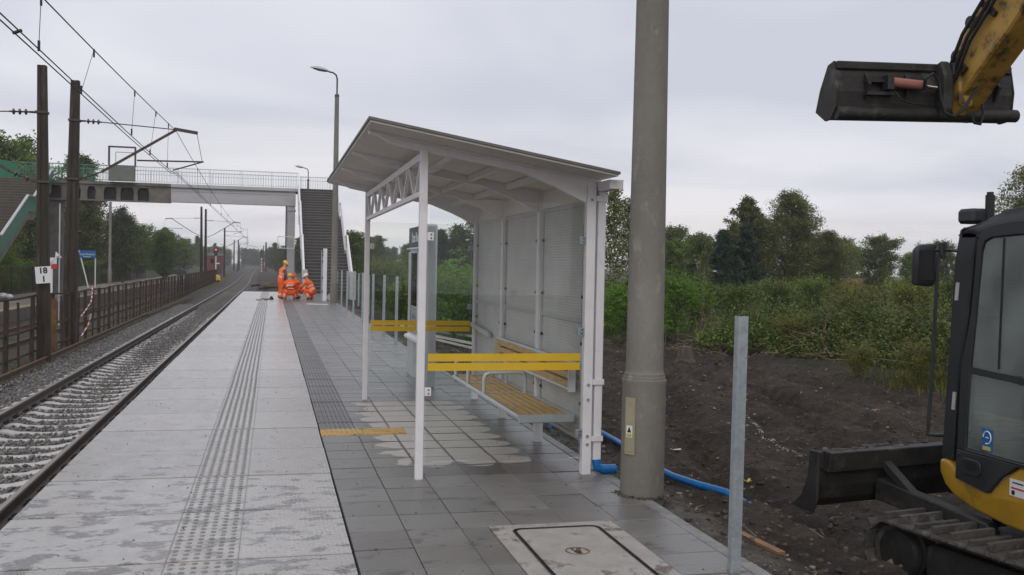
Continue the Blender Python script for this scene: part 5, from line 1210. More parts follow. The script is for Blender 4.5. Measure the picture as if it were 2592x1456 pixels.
# ================================================================== EXCAVATOR
GX = -.60
ex = empty('excavator', (5.0, 4.75, GX), 'muddy yellow and black tracked excavator with its bucket raised at the right', 'excavator')
UC = (5.0, 4.75); UA = R(10)
def ub(b): 
    b.v = [(x+UC[0], y+UC[1], z+GX) for x, y, z in b.v]; return b.rotz(UA, UC)
def crawler(xs, xc):
    """one crawler: shoes, frame, idler, sprocket, rollers; local x of its centre line is xc"""
    w = .19; R0 = .20; a = 1.06; zc = .245
    loop = []; N_ = 40; per = 4*a+2*math.pi*R0
    for k in range(N_):
        s = per*k/N_
        if s < 2*a: p = (a-s, zc+R0, 0); 
        elif s < 2*a+math.pi*R0: t = (s-2*a)/R0; p = (-a-R0*math.sin(t), zc+R0*math.cos(t), t)
        elif s < 4*a+math.pi*R0: p = (-a+(s-2*a-math.pi*R0), zc-R0, math.pi)
        else: t = (s-4*a-math.pi*R0)/R0; p = (a+R0*math.sin(t), zc-R0*math.cos(t), math.pi+t)
        loop.append(p)
    ro = [(y, z) for y, z, t in loop]; ri = [(y-.035*-math.sin(t)*-1 if False else y+.04*math.sin(t), z-.04*math.cos(t)) for y, z, t in loop]
    n_ = len(ro); V = [(xc-w*.6,y,z) for y, z in ro]+[(xc-w*.6,y,z) for y, z in ri]+[(xc+w*.6,y,z) for y, z in ro]+[(xc+w*.6,y,z) for y, z in ri]; Fc = []
    for i in range(n_):
        j = (i+1) % n_; Fc += [(i,j,n_+j,n_+i),(2*n_+i,3*n_+i,3*n_+j,2*n_+j),(i,2*n_+i,2*n_+j,j),(n_+i,n_+j,3*n_+j,3*n_+i)]
    bel = MB().add(V, Fc); ub(bel).build('track_belt', M_['track_mud'], ex)
    for k, (y, z, t) in enumerate(loop):
        j = .012*math.sin(k*2.3)
        b = MB(); l = per/N_*.47
        b.add([(-w,-l,0),(w,-l,0),(w,l,0),(-w,l,0),(-w*.97,-l,.028),(w*.97,-l,.028),(w*.97,l*.2,.022),(-w*.97,l*.2,.022),(-w,l,.012),(w,l,.012)],
              [(0,3,2,1),(4,5,6,7),(7,6,9,8),(0,1,5,4),(1,2,9,6,5),(2,3,8,9),(3,0,4,7,8)])
        b.box(-w*.96, w*.96, -l*.95, -l*.45, .028, .066+j)
        ca, sa = math.cos(t), math.sin(t)
        b.v = [(xc+px, y-(-py)*ca*1.0*-1*-1 if False else y+py*ca-pz*sa, z+py*sa*1.0+pz*ca) for px, py, pz in b.v] if False else [(xc+px, y-py*ca-pz*sa, z-py*sa+pz*ca) for px, py, pz in b.v]
        ub(b).build('track_shoe', M_['track_mud'], ex)
    ub(MB().box(xc-.09,xc+.09,-.85,.85,.14,.36)).build('track_frame', M_['iron'], ex, bevel=.03)
    for yy, nm in ((a,'idler'),(-a,'sprocket')):
        b = MB(); pr_ = [(.0,-.11),(.15,-.11),(.165,-.08),(.165,-.04),(.185,-.03),(.185,.03),(.165,.04),(.165,.08),(.15,.11),(.0,.11)]
        b.lathe([(max(r_,.01),z) for r_, z in pr_], 24); b.v = [(xc+z, yy+x, zc+y) for x, y, z in b.v]; ub(b).build(nm, M_['iron'], ex, smooth=True)
    for k in range(5):
        b = MB(); b.lathe([(.06,-.1),(.085,-.08),(.085,-.04),(.06,-.03),(.06,.03),(.085,.04),(.085,.08),(.06,.1)], 16); b.v = [(xc+z, -.7+k*.35+x, .115+y) for x, y, z in b.v]; ub(b).build('roller', M_['iron'], ex, smooth=True)
crawler(-1, -.61); crawler(1, .61)
ub(MB().box(-.45,.45,-.75,.75,.22,.46)).build('chassis', M_['iron'], ex, bevel=.05); ub(MB().lathe([(.42,.46),(.42,.56)], 24)).build('slew_ring', M_['steel_dark'], ex)
# dozer blade: curved plate with box edge, end plates and arms
def bl(P, x0, x1, nm, mt, bv=.006): 
    return ub(MB().prism(P, 0, x0, x1)).build(nm, mt, ex, bevel=bv)
bd = bl([(1.58,.84),(1.63,.84),(1.645,.72),(1.66,.60),(1.70,.50),(1.80,.415),(1.81,.40),(1.76,.405),(1.665,.48),(1.62,.58),(1.60,.70),(1.58,.72)], -.95, .95, 'blade', M_['iron'])
bl([(1.50,.845),(1.57,.845),(1.595,.70),(1.53,.70)], -.90, .90, 'blade_beam', M_['iron']); bl([(1.55,.85),(1.65,.85),(1.66,.68),(1.72,.52),(1.83,.42),(1.60,.40),(1.56,.5)], -.975, -.952, 'blade_end', M_['iron']); bl([(1.55,.85),(1.65,.85),(1.66,.68),(1.72,.52),(1.83,.42),(1.60,.40),(1.56,.5)], .952, .975, 'blade_end', M_['iron'])
for s in (-1, 1):
    b = MB(); b.prism([(.55,.40),(.62,.52),(1.2,.58),(1.585,.62),(1.585,.46),(1.2,.44)], 0, s*.36-.05, s*.36+.05); ub(b).build('blade_arm', M_['iron'], ex, bevel=.01)
    b = MB(); b.prism([(1.25,.575),(1.59,.80),(1.59,.74),(1.30,.55)], 0, s*.36-.035, s*.36+.035); ub(b).build('blade_gusset', M_['iron'], ex)
b = MB(); rg = random.Random(4)
for k in range(46):
    x = rg.uniform(-.9,.6); b.sphere((x, rg.uniform(1.56,1.66), .845), (rg.uniform(.012,.04),rg.uniform(.01,.025),rg.uniform(.006,.018)), 6, 4)
ub(b).build('mud', M_['track_mud'], ex)['kind'] = 'stuff'
# revolving upper body
SK = [(5.74,.26),(5.735,.17),(5.68,.09),(5.58,.03),(5.38,-.015),(5.1,-.045),(3.45,-.06),(3.45,.35),(5.0,.35),(5.14,.25),(5.25,.135),(5.54,.17),(5.60,.235),(5.66,.262)]
MB().prism(SK, 0, 4.47, 5.98).build('deck', M_['cat_yellow'], ex, bevel=.025, seg=3, smooth=True, angle=50)
MB().prism([(3.3,.36),(4.22,.36),(4.22,.98),(4.0,1.18),(3.45,1.18),(3.25,.95)], 0, 4.52, 5.94).build('engine_cover', M_['cat_yellow'], ex, bevel=.06, seg=3, smooth=True)
MB().box(4.5,5.34,4.28,5.6,.352,.40).build('cab_floor', M_['cab_black'], ex)
# cab frame
CB = M_['cab_black']
for x0, x1 in ((4.485,4.56),(5.28,5.35)):
    MB().prism([(5.74,.265),(5.715,.70),(5.685,1.24),(5.665,1.60),(5.62,1.83),(5.40,1.87),(5.44,1.79),(5.485,1.63),(5.52,1.25),(5.605,.71),(5.625,.265)], 0, x0, x1).build('front_pillar', CB, ex, bevel=.012)
    MB().prism([(4.30,.36),(4.42,.36),(4.42,1.83),(4.30,1.83)], 0, x0, x1).build('rear_pillar', CB, ex, bevel=.012)
    MB().prism([(4.30,1.76),(5.60,1.76),(5.60,1.84),(4.30,1.84)], 0, x0, x1).build('cant_rail', CB, ex, bevel=.01)
# small recessed catches on the front pillar
b = MB()
for z in (1.40,.66): MB().prism([(5.61,z-.05),(5.64,z-.05),(5.63,z+.07),(5.60,z+.07)], 0, 4.478, 4.4845).build('pillar_catch', M_['grey_paint'], ex)
rings = []
for y, z, ins in ((5.64,1.80,.03),(5.58,1.835,.015),(5.43,1.895,.01),(5.25,1.955,.01),(5.06,1.985,.01),(4.7,2.0,.01),(4.4,1.985,.02),(4.26,1.90,.04)):
    x0, x1 = 4.475+ins, 5.36-ins; zb_ = 1.785 if y < 5.6 else 1.78
    rings.append([(x0,y,zb_),(x0-.012,y,zb_+(z-zb_)*.45),(x0+.03,y,zb_+(z-zb_)*.85),(x0+.12,y,z),(x1-.12,y,z),(x1-.03,y,zb_+(z-zb_)*.85),(x1+.012,y,zb_+(z-zb_)*.45),(x1,y,zb_)])
MB().loft(rings).build('cab_roof', CB, ex, smooth=True, angle=60)
MB().prism([(5.735,.45),(5.64,1.80),(5.63,1.80),(5.725,.45)], 0, 4.565, 5.275).build('windscreen', M_['glass'], ex); MB().box(4.56,5.28,4.335,4.345,.42,1.78).build('rear_window', M_['glass'], ex); MB().box(5.31,5.318,4.42,5.50,.45,1.78).build('side_window', M_['glass'], ex)
# door with rounded frame, two panes and handle
def ringyz(outer, inner, x0, x1):
    b = MB(); n = len(outer); V = [(x0,y,z) for y, z in outer]+[(x0,y,z) for y, z in inner]+[(x1,y,z) for y, z in outer]+[(x1,y,z) for y, z in inner]; Fc = []
    for i in range(n):
        j = (i+1) % n; Fc += [(i,j,n+j,n+i),(2*n+i,3*n+i,3*n+j,2*n+j),(i,2*n+i,2*n+j,j),(n+i,n+j,3*n+j,3*n+i)]
    return b.add(V, Fc)
DO = [(5.545,.36),(5.54,.55),(5.53,.90),(5.45,1.26),(5.43,1.48),(5.41,1.74),(5.37,1.815),(5.28,1.845),(5.06,1.865),(4.62,1.86),(4.50,1.80),(4.46,1.6),(4.46,.9),(4.46,.36)]
DI = [(5.46,.375),(5.455,.55),(5.44,.90),(5.405,1.24),(5.385,1.46),(5.365,1.68),(5.34,1.74),(5.27,1.765),(5.05,1.775),(4.66,1.77),(4.58,1.73),(4.54,1.58),(4.54,.9),(4.54,.375)]
door = ringyz(DO, DI, 4.452, 4.484).build('door', CB, ex, bevel=.006)
MB().prism([(5.545,.358),(5.55,.165),(5.25,.128),(5.14,.25),(5.0,.35),(4.46,.36)], 0, 4.450, 4.484).build('door_skirt', CB, door, bevel=.006)
MB().prism([(5.45,.92),(4.545,.88),(4.545,.835),(5.46,.875)], 0, 4.456, 4.482).build('door_bar', CB, door)
MB().prism([(5.43,.925),(5.40,1.24),(5.38,1.46),(5.36,1.67),(5.335,1.735),(5.27,1.76),(5.05,1.77),(4.67,1.765),(4.59,1.72),(4.55,1.58),(4.55,.885)], 0, 4.464, 4.470).build('upper_glass', M_['cab_glass'], door)
MB().prism([(5.455,.38),(5.45,.87),(4.55,.832),(4.55,.38)], 0, 4.464, 4.470).build('lower_glass', M_['cab_glass'], door)
MB().prism([(5.20,.93),(5.185,1.76),(5.17,1.76),(5.185,.93)], 0, 4.460, 4.474).build('pane_joint', M_['rubber'], door)
hn = MB().prism(rrect(5.30,5.49,.215,.32,.045), 0, 4.440, 4.4495).build('handle', CB, door, bevel=.004); MB().prism(rrect(5.335,5.45,.25,.305,.02), 0, 4.436, 4.4395).build('handle_recess', M_['ink'], hn)
MB().tube([(4.446,5.515,.335),(4.438,5.515,.335)], .012, 10).build('lock', M_['chrome'], hn)
stk = MB().prism([(5.32,.54),(5.225,.535),(5.225,.39),(5.32,.395)], 0, 4.4605, 4.4635).build('blue_sticker', M_['sign_blue'], door)
b = MB(); b.tube([(4.4595,5.273+.035*math.cos(t),.482+.04*math.sin(t)) for t in [2*math.pi*k/16*.8 for k in range(17)]], .004, 5); b.bar((4.4595,5.285,.482),(4.4595,5.26,.482),.003,.006); b.build('sticker_ring', M_['letter_white'], stk)
MB().box(4.4588,4.4604,5.24,5.31,.400,.425).build('sticker_strip', M_['line_yellow'], stk)
lb = MB().box(4.4665,4.4695,4.93,5.075,.16,.265).build('data_plate', M_['sign_white'], ex)
b = MB(); b.box(4.4652,4.4662,4.95,5.06,.205,.215); b.build('plate_print', M_['sign_red'], lb); MB().box(4.4652,4.4662,4.96,5.05,.24,.248).box(4.4652,4.4662,5.03,5.055,.168,.195).build('plate_print', M_['ink'], lb)
# inside: seat, console, yellow cover behind
MB().box(4.72,5.16,4.45,4.95,.42,.78).box(4.72,5.16,4.42,4.58,.78,1.45).box(4.8,5.08,4.44,4.56,1.47,1.65).build('driver_seat', M_['seat_dark'], ex, bevel=.05, seg=2)
MB().box(4.60,4.70,4.75,5.25,.42,.85).box(5.18,5.26,4.75,5.25,.42,.85).tube([(4.65,5.2,.85),(4.66,5.26,1.05)], .02, 8).tube([(5.22,5.2,.85),(5.21,5.26,1.05)], .02, 8).build('control_console', M_['seat_dark'], ex, bevel=.015)
MB().prism([(4.47,.41),(5.27,.41),(5.24,.55),(5.10,.68),(4.47,.76)], 0, 4.505, 4.52).build('inner_cover', M_['cat_yellow'], ex)
# mirror, grab rail, work lamp, exhaust stub
mi = MB().prism([(-.085,-.155),(.065,-.165),(.095,-.13),(.085,.12),(.07,.14),(-.05,.125),(-.085,.09)], 1, 0, .05); mi.v = [(x+4.43, y+5.88, z+1.60) for x, y, z in mi.v]
mio = mi.build('mirror', CB, ex, bevel=.018, seg=2, smooth=True); MB().box(4.375,4.49,5.874,5.8795,1.48,1.69).build('mirror_glass', M_['mirror_face'], mio)
MB().tube([(4.50,5.89,1.69),(4.56,5.87,1.69),(4.545,5.76,1.69),(4.53,5.66,1.68)], .012, 8).tube([(4.553,5.87,1.64),(4.553,5.87,1.74)], .026, 10).build('mirror_arm', CB, ex)
MB().tube([(4.515,5.86,1.66),(4.505,5.865,1.35),(4.50,5.87,.9),(4.485,5.875,.55),(4.475,5.87,.40),(4.50,5.80,.405),(4.52,5.73,.42)], .0135, 8).build('grab_rail', CB, ex)
MB().box(4.49,4.62,5.50,5.66,1.865,1.965).build('work_lamp', CB, ex, bevel=.02); MB().tube([(4.62,5.50,1.85),(4.62,5.50,2.055)], .03, 10).tube([(4.62,5.50,2.055),(4.62,5.50,2.075)], .022, 10).build('exhaust_stub', M_['rubber'], ex)
# boom and stick in a vertical plane
def beam(pts, w, name, mt, bv=.012, x=5.15): return MB().prism(pts, 0, x-w/2, x+w/2).build(name, mt, ex, bevel=bv)
beam([(5.05,.35),(5.30,.35),(4.95,2.0),(4.85,3.2),(5.22,4.35),(5.36,4.62),(5.16,4.72),(4.9,4.5),(4.45,3.3),(4.55,2.0)], .24, 'boom', M_['arm_yellow'])
D = Vector((0,-.65,.76)); Nn = Vector((0,.76,.65))
def sp(u, v, x=0): p = Vector((5.15+x,6.50,2.80))+D*u+Nn*v; return p
def stick_poly(P): return [(sp(u,v).y, sp(u,v).z) for u, v in P]
beam(stick_poly([(-.09,-.05),(-.09,.04),(.05,.075),(.6,.12),(1.5,.17),(2.25,.14),(2.4,.02),(2.3,-.2),(1.5,-.26),(.8,-.20),(.3,-.11),(.05,-.075)]), .25, 'stick', M_['arm_yellow'], .015)
for u, v, r_, l in ((.0,0,.05,.15),(.36,.17,.05,.13),(.62,.22,.045,.12),(.9,.21,.03,.12)): MB().tube([sp(u,v,-l), sp(u,v,l)], r_, 14).build('pivot_pin', M_['iron'], ex, smooth=True)
MB().tube([sp(.62,.26), sp(1.6,.36), sp(2.2,.42)], .055, 12).build('bucket_cylinder', M_['arm_yellow'], ex, smooth=True)
for dx in (-.06,.06): MB().bar(sp(.36,.19,dx), sp(.62,.25,dx), .025, .09).bar(sp(.36,.19,dx), sp(-.12,.22,dx), .025, .09).build('bucket_link', M_['arm_yellow'], ex)
for dx, dv in ((-.14,.05),(-.15,.10),(-.145,-.0)):
    MB().tube([sp(2.2,dv,dx), sp(1.5,dv+.02,dx-.01), sp(.9,dv+.03,dx-.02), sp(.55,dv+.05,dx-.03), sp(.3,dv+.02,dx-.02), sp(.12,dv,dx-.03)], .014, 6).build('hydraulic_hose', M_['rubber'], ex, smooth=True)
for u in (.35,.8,1.3): MB().bar(sp(u,-.02,-.14), sp(u,.14,-.14), .03, .04).build('hose_clamp', M_['iron'], ex)
# tilting ditch bucket, seen from behind
BC = Vector((4.83,6.50,2.92)); bt = R(2.2)
def bk(b): 
    ca, sa = math.cos(bt), math.sin(bt); b.v = [(BC.x+.9*x*ca-z*sa, BC.y+(y if y < 0 else .55*y), BC.z+.9*x*sa+z*ca) for x, y, z in b.v]; return b
outer = [(-.02,.20),(-.05,.10),(-.06,-.02),(-.04,-.13),(.04,-.205),(.18,-.215),(.36,-.17),(.40,-.15)]
inner = [(.39,-.135),(.35,-.155),(.18,-.195),(.055,-.188),(-.02,-.12),(-.038,-.02),(-.03,.10),(.0,.20)]
bko = bk(MB().prism(outer+inner, 0, -.855, .84)).build('bucket', M_['iron'], ex, bevel=.004)
for x0, x1 in ((-.875,-.856),(.841,.86)):
    bk(MB().prism([(-.03,.21),(-.065,.0),(-.045,-.14),(.04,-.22),(.18,-.225),(.42,-.14),(.30,.02),(.10,.19)], 0, x0, x1)).build('side_plate', M_['iron'], bko, bevel=.004)
bk(MB().tube([(-.86,-.03,-.175),(.90,-.03,-.175)], .05, 12)).build('torque_tube', M_['iron'], bko, smooth=True)
bk(MB().box(-.86,.84,-.06,-.02,.145,.205)).build('top_stiffener', M_['iron'], bko, bevel=.008)
for x in (-.60,-.22,.42,.66): bk(MB().prism([(-.06,.12),(-.12,.03),(-.06,-.08)], 0, x-.012, x+.012)).build('rib', M_['iron'], bko)
bk(MB().box(-.62,-.36,-.11,-.06,.045,.07)).build('bracket_ear', M_['iron'], bko); bk(MB().box(-.62,-.36,-.11,-.06,-.05,-.025)).build('bracket_ear', M_['iron'], bko)
bk(MB().tube([(-.42,-.12,.045),(-.10,-.12,.025)], .038, 12)).build('tilt_cylinder', M_['cyl_pink'], ex, smooth=True); bk(MB().tube([(-.10,-.12,.025),(.08,-.12,.01)], .017, 10)).build('cylinder_rod', M_['chrome'], ex, smooth=True)
bk(MB().box(-.46,-.40,-.16,-.07,-.02,.10)).build('cylinder_base', M_['iron'], ex, bevel=.008)
bk(MB().prism([(-.12,.22),(-.17,.10),(-.16,-.16),(-.10,-.22),(-.05,-.15),(-.05,.20)], 0, .07, .16)).build('tilt_hinge', M_['iron'], ex, bevel=.015); bk(MB().box(.161,.45,-.16,-.05,.10,.20)).build('hinge_head', M_['iron'], ex, bevel=.01); bk(MB().prism([(-.18,.14),(-.19,-.12),(-.10,-.20),(-.05,-.1),(-.05,.14)], 0, .20, .33)).build('coupler', M_['arm_yellow'], ex, bevel=.015)
bk(MB().tube([(-.12,-.16,-.01),(-.14,-.19,.06),(-.08,-.21,.10),(-.03,-.21,.06),(-.01,-.21,-.08),(.02,-.22,-.19),(.10,-.23,-.22),(.20,-.24,-.15),(.32,-.25,.02),(.42,-.24,.22)], .013, 8)).build('bucket_hose', M_['rubber'], ex, smooth=True); bk(MB().tube([(-.40,-.15,-.03),(-.36,-.17,-.09),(-.24,-.16,-.12),(-.05,-.12,-.12)], .008, 6)).build('bucket_hose', M_['rubber'], ex); bk(MB().tube([(.46,-.12,.0),(.47,-.14,-.18),(.44,-.14,-.26),(.39,-.13,-.25),(.38,-.1,-.18)], .011, 6)).build('bucket_hose', M_['rubber'], ex)
# ================================================================== VEGETATION
def leaf_cloud(name, C, size, mat, seed, aspect=.55, up=.3):
    rg = np.random.default_rng(seed); n = len(C)
    nrm = rg.normal(size=(n,3)); nrm[:,2] = np.abs(nrm[:,2])+up; nrm /= np.linalg.norm(nrm,axis=1,keepdims=True)
    t = rg.normal(size=(n,3)); t -= nrm*(t*nrm).sum(1,keepdims=True); t /= np.linalg.norm(t,axis=1,keepdims=True); b = np.cross(nrm,t)
    s = (size*rg.uniform(.6,1.35,n))[:,None]
    V = np.stack([C-t*s*.5, C+b*s*.5*aspect+t*s*.05, C+t*s*.5, C-b*s*.5*aspect+t*s*.05],1).reshape(-1,3)
    me = bpy.data.meshes.new(name); me.vertices.add(n*4); me.vertices.foreach_set('co', V.astype(np.float32).reshape(-1))
    me.loops.add(n*4); me.loops.foreach_set('vertex_index', np.arange(n*4,dtype=np.int32)); me.polygons.add(n); me.polygons.foreach_set('loop_start', np.arange(0,n*4,4,dtype=np.int32)); me.update(calc_edges=True)
    me.materials.append(mat); return me
def tree_mesh(seed, H, Rr, base=.2, limbs=20, twigs=6, lp=45, leaf=.1, mat='leaf_mid', bark='bark', shape='round', droop=0., rise=.5, tr=.05, spread=.16, aspect=.55, compound=False, lean=0.):
    """tapered trunk with limbs and twigs; leaves hang in clumps around the twigs. Returns (wood mesh, leaf mesh)"""
    rg = random.Random(seed); wood = MB(); L_ = []; npr = np.random.default_rng(seed)
    top = H*(.97 if shape != 'round' else .9); k = 7
    tp = [Vector((lean*H*(i/k)**1.5+rg.uniform(-.02,.02)*H*(i > 0), rg.uniform(-.02,.02)*H*(i > 0), top*i/k)) for i in range(k+1)]
    wood.tube(tp, [tr*(1-.88*i/k) for i in range(k+1)], 7)
    def tpos(t): u = t*k; i = min(k-1, int(u)); return tp[i].lerp(tp[i+1], u-i)
    for i in range(limbs):
        f = (i+.5)/limbs; t = base+(1-base)*f
        if shape == 'round': rad = math.sin(math.pi*(.18+.74*f))**.7
        elif shape == 'tall': rad = math.sin(math.pi*(.22+.72*f**1.1))**.8*(1-.25*f)
        elif shape == 'pine': rad = (1-f)*.92+.10
        else: rad = .55+.45*math.sin(math.pi*f)
        az = i*2.399+rg.uniform(-.4,.4); ln = Rr*rad*rg.uniform(.5,1.28); p = tpos(t*.96)
        el = rise*(1-.3*f) if shape != 'pine' else .12+.35*f
        d = Vector((math.cos(az)*math.cos(el), math.sin(az)*math.cos(el), math.sin(el)))
        mid = p+d*ln*.55+Vector((rg.uniform(-.08,.08),rg.uniform(-.08,.08),rg.uniform(-.02,.1)))*ln; end = p+d*ln+Vector((0,0,-droop*ln))
        wood.tube([p, mid, end], [tr*.34*(1-.5*f)+.006, tr*.2*(1-.5*f)+.004, .003], 5)
        for j in range(twigs):
            u = .3+.7*(j+rg.random())/twigs; q = (p.lerp(mid,u/.55) if u < .55 else mid.lerp(end,(u-.55)/.45))
            off = Vector((rg.gauss(0,1),rg.gauss(0,1),rg.gauss(0,.8)))*Rr*spread*(.6+.5*rad); e = q+off+Vector((0,0,-droop*Rr*.35*rg.random()))
            wood.tube([q, e], [.006+tr*.05, .002], 3, False)
            n = max(4, int(lp*rg.uniform(.5,1.4)))
            if compound:      # feathered leaves: leaflets in two rows along drooping stalks
                for s in range(max(2, n//11)):
                    a = rg.uniform(0,6.283); l = leaf*rg.uniform(4,7); st = e+Vector((rg.gauss(0,1),rg.gauss(0,1),rg.gauss(0,1)))*Rr*.09; dv = Vector((math.cos(a),math.sin(a),rg.uniform(-.5,.35))); sv = dv.cross(Vector((0,0,1))).normalized()
                    for m_ in range(6):
                        c = st+dv*l*(m_+.5)/6-Vector((0,0,l*.1*(m_/6)**2)); L_.append(c+sv*leaf*.6); L_.append(c-sv*leaf*.6)
            else:
                al = npr.random((n,1)); sg_ = Rr*spread*.62
                P = np.array(q)[None]*(1-al)+np.array(e)[None]*al+npr.normal(0,1,(n,3))*np.array([sg_,sg_,sg_*.75])
                if droop: P[:,2] -= np.abs(npr.normal(0,abs(droop)*Rr*.22,n))*(1 if droop > 0 else -1)
                L_.extend(P)
    C = np.array([tuple(c) for c in L_])
    C = C[C[:,2] > .02]
    return wood.mesh('trunk', M_[bark], smooth=True, angle=80), leaf_cloud('crown', C, leaf, M_[mat], seed, aspect)
def put_tree(ms, x, y, label, rot=0, sc=1.0, name='tree', cat='tree', group=None, z=None):
    t = empty(name, (x, y, gz(x, y)-.03 if z is None else z), label, cat, group); t.rotation_euler = (0,0,rot); t.scale = (sc,sc,sc) if not isinstance(sc, tuple) else sc
    child('trunk', ms[0], t); child('crown', ms[1], t); return t
birch = tree_mesh(11, 5.4, 1.5, .06, 62, 6, 42, .11, 'leaf_birch', 'birch_bark', 'tall', .2, .95, .055, .095, .6)
birch_thin = tree_mesh(12, 4.6, .9, .12, 30, 6, 40, .075, 'leaf_birch', 'birch_bark', 'tall', .35, .85, .04, .2, .6)
broad = tree_mesh(13, 5.2, 2.3, .05, 52, 7, 62, .15, 'leaf_mid', 'bark', 'round', .05, .7, .09, .12)
dark = tree_mesh(14, 5.6, 2.3, .04, 52, 7, 62, .15, 'leaf_dark', 'bark', 'round', .05, .7, .09, .12)
pine = tree_mesh(15, 3.8, 1.5, .03, 64, 6, 60, .15, 'leaf_pine', 'bark', 'pine', -.12, .2, .06, .075, .22)
locust = tree_mesh(16, 2.1, 1.15, .12, 22, 5, 60, .075, 'leaf_bright', 'bark', 'round', .12, .6, .035, .16, .5, True)
willow = tree_mesh(17, 6.2, 2.7, .03, 80, 7, 52, .12, 'leaf_birch', 'bark', 'tall', .25, .85, .09, .085, .4)
bushy = tree_mesh(18, 1.5, 1.1, .05, 24, 6, 55, .07, 'leaf_mid', 'bark', 'bush', .0, .7, .025, .2)
bush_dark = tree_mesh(19, 1.6, 1.2, .05, 24, 6, 60, .075, 'leaf_dark', 'bark', 'bush', .0, .7, .025, .2)
bush_yel = tree_mesh(20, 1.3, .9, .05, 20, 6, 45, .06, 'leaf_yellow', 'bark', 'bush', .0, .8, .02, .2)
forest_a = tree_mesh(21, 9.0, 3.4, .05, 60, 7, 46, .22, 'leaf_mid', 'bark', 'round', .05, .75, .16, .12)
forest_b = tree_mesh(22, 9.5, 3.0, .04, 58, 6, 40, .21, 'leaf_birch', 'bark', 'tall', .1, .85, .15, .11)
forest_c = tree_mesh(23, 9.0, 2.9, .08, 54, 6, 30, .19, 'leaf_grey', 'bark', 'tall', .15, .85, .13, .11)
forest_p = tree_mesh(24, 9.5, 2.4, .12, 46, 6, 50, .26, 'leaf_pine', 'bark', 'pine', .05, .2, .14, .14, .3)
# --- right of the shelter
put_tree(birch_thin, 9.95, 27.5, 'slim birch with pale trunk between the shelter and the lamp post', .3, 1.0)
put_tree(birch_thin, 11.2, 29.5, 'second slim birch partly hidden by the lamp post', 2.0, .92)
put_tree(locust, 8.5, 22.6, 'bright green feathery bush left of the lamp post', .4, .86, 'bush', 'bush')
put_tree(locust, 10.1, 23.2, 'bright green feathery bush right of the lamp post', 2.4, .92, 'bush', 'bush')
put_tree(dark, 36, 84, 'far dark tree just right of the lamp post top', .5, 1.1); put_tree(broad, 31.5, 68, 'rounded leafy tree between the lamp post and the pines', 1.0, .92); put_tree(broad, 28.2, 66, 'lower rounded leafy tree next to the lamp post', 2.6, .8)
put_tree(birch_thin, 20.6, 44, 'thin yellowish sapling in front of the rounded trees', 4, .62); put_tree(pine, 22.8, 46.5, 'dark young pine left of the two big birches', .2, 1.05); put_tree(pine, 24.6, 47.5, 'broad dark pine at the foot of the tall birch', 1.2, 1.15)
put_tree(birch, 26.6, 51, 'pointed birch standing just left of the tallest one', .7, 1.16); put_tree(willow, 29.9, 52, 'tallest bushy birch on the right against the sky', 1.9, 1.10); put_tree(willow, 31.6, 54, 'drooping birch at the right side of the tallest one', 4.1, .92); put_tree(willow, 27.9, 51.8, 'broad loose birch filling the gap before the tallest one', 3.3, .84); put_tree(willow, 33.2, 53.4, 'lower loose birch right of the drooping one', 5.2, .74); put_tree(birch, 24.9, 49.2, 'small birch rising from the broad dark pine', 1.1, .86); put_tree(birch, 28.0, 53.5, 'slender birch squeezed between the two tallest ones', 2.7, 1.1); put_tree(bush_yel, 34.0, 54.5, 'yellowish shrub right of the tall birches', .3, 2.3, 'bush', 'bush')
for i, (x, y, ms, s, lab) in enumerate(((67,105,dark,1.15,'far dark tree left of the red roof'),(64,99,broad,1.05,'far tree directly behind the red roof'),(49,71,dark,.92,'far rounded tree right of the red roof'),(53,72,broad,.74,'far tree left of the excavator mirror'),(58,75,dark,.9,'far dark tree behind the excavator mirror'),(62,77,forest_b,.46,'far tree right of the mirror arm'),(60,66,broad,.8,'tree seen through the gap of the excavator cab'),(66,70,dark,1.0,'dark tree seen through the excavator door glass'))): put_tree(ms, x, y, lab, i*1.3, s)
put_tree(willow, 30.6, 33.5, 'birch twigs at the right edge above the excavator roof', .6, 1.12)
# scrub in front of the trees
sc_ = [(10.9,25.6,bushy,.62,'low green scrub right of the lamp post'),(12.3,26.6,bush_dark,.72,'dark low scrub behind the near steel post'),(13.6,26.4,bushy,.75,'green scrub just right of the near steel post'),(15.2,27.2,bush_dark,.8,'dark scrub below the young pine'),(16.8,28,bushy,.9,'wide green scrub below the birches'),(18.9,28.4,bush_yel,.95,'yellow green scrub below the tallest birch'),(20.5,28,bushy,.95,'green scrub beyond the brush heap'),(22.6,28.6,bush_dark,1.0,'dark scrub right beyond the brush heap'),(24.5,28,bushy,1.0,'scrub left of the excavator mirror'),(26.8,29,bushy,1.0,'scrub behind the excavator mirror'),(9.2,25.4,bush_dark,.66,'dark scrub at the foot of the slim birch'),(7.9,26.5,bushy,.7,'scrub behind the shelter back wall edge')]
sc_ += [(12.2,30.5,broad,.22,'leafy shrub mass behind the near steel post'),(15.6,31.5,broad,.25,'leafy shrub mass below the young pines'),(18.2,33,willow,.22,'loose shrub mass below the pointed birch'),(21.6,33,broad,.26,'loose shrub mass below the tallest birch'),(24.6,34,willow,.23,'loose shrub mass right of the tall birches'),(28.0,36,broad,.27,'loose shrub mass below the far roofs')]
for i, (x, y, ms, s, lab) in enumerate(sc_): put_tree(ms, x, y, lab, i*.9, s, 'bush', 'bush', 'scrub at the edge of the cleared ground')
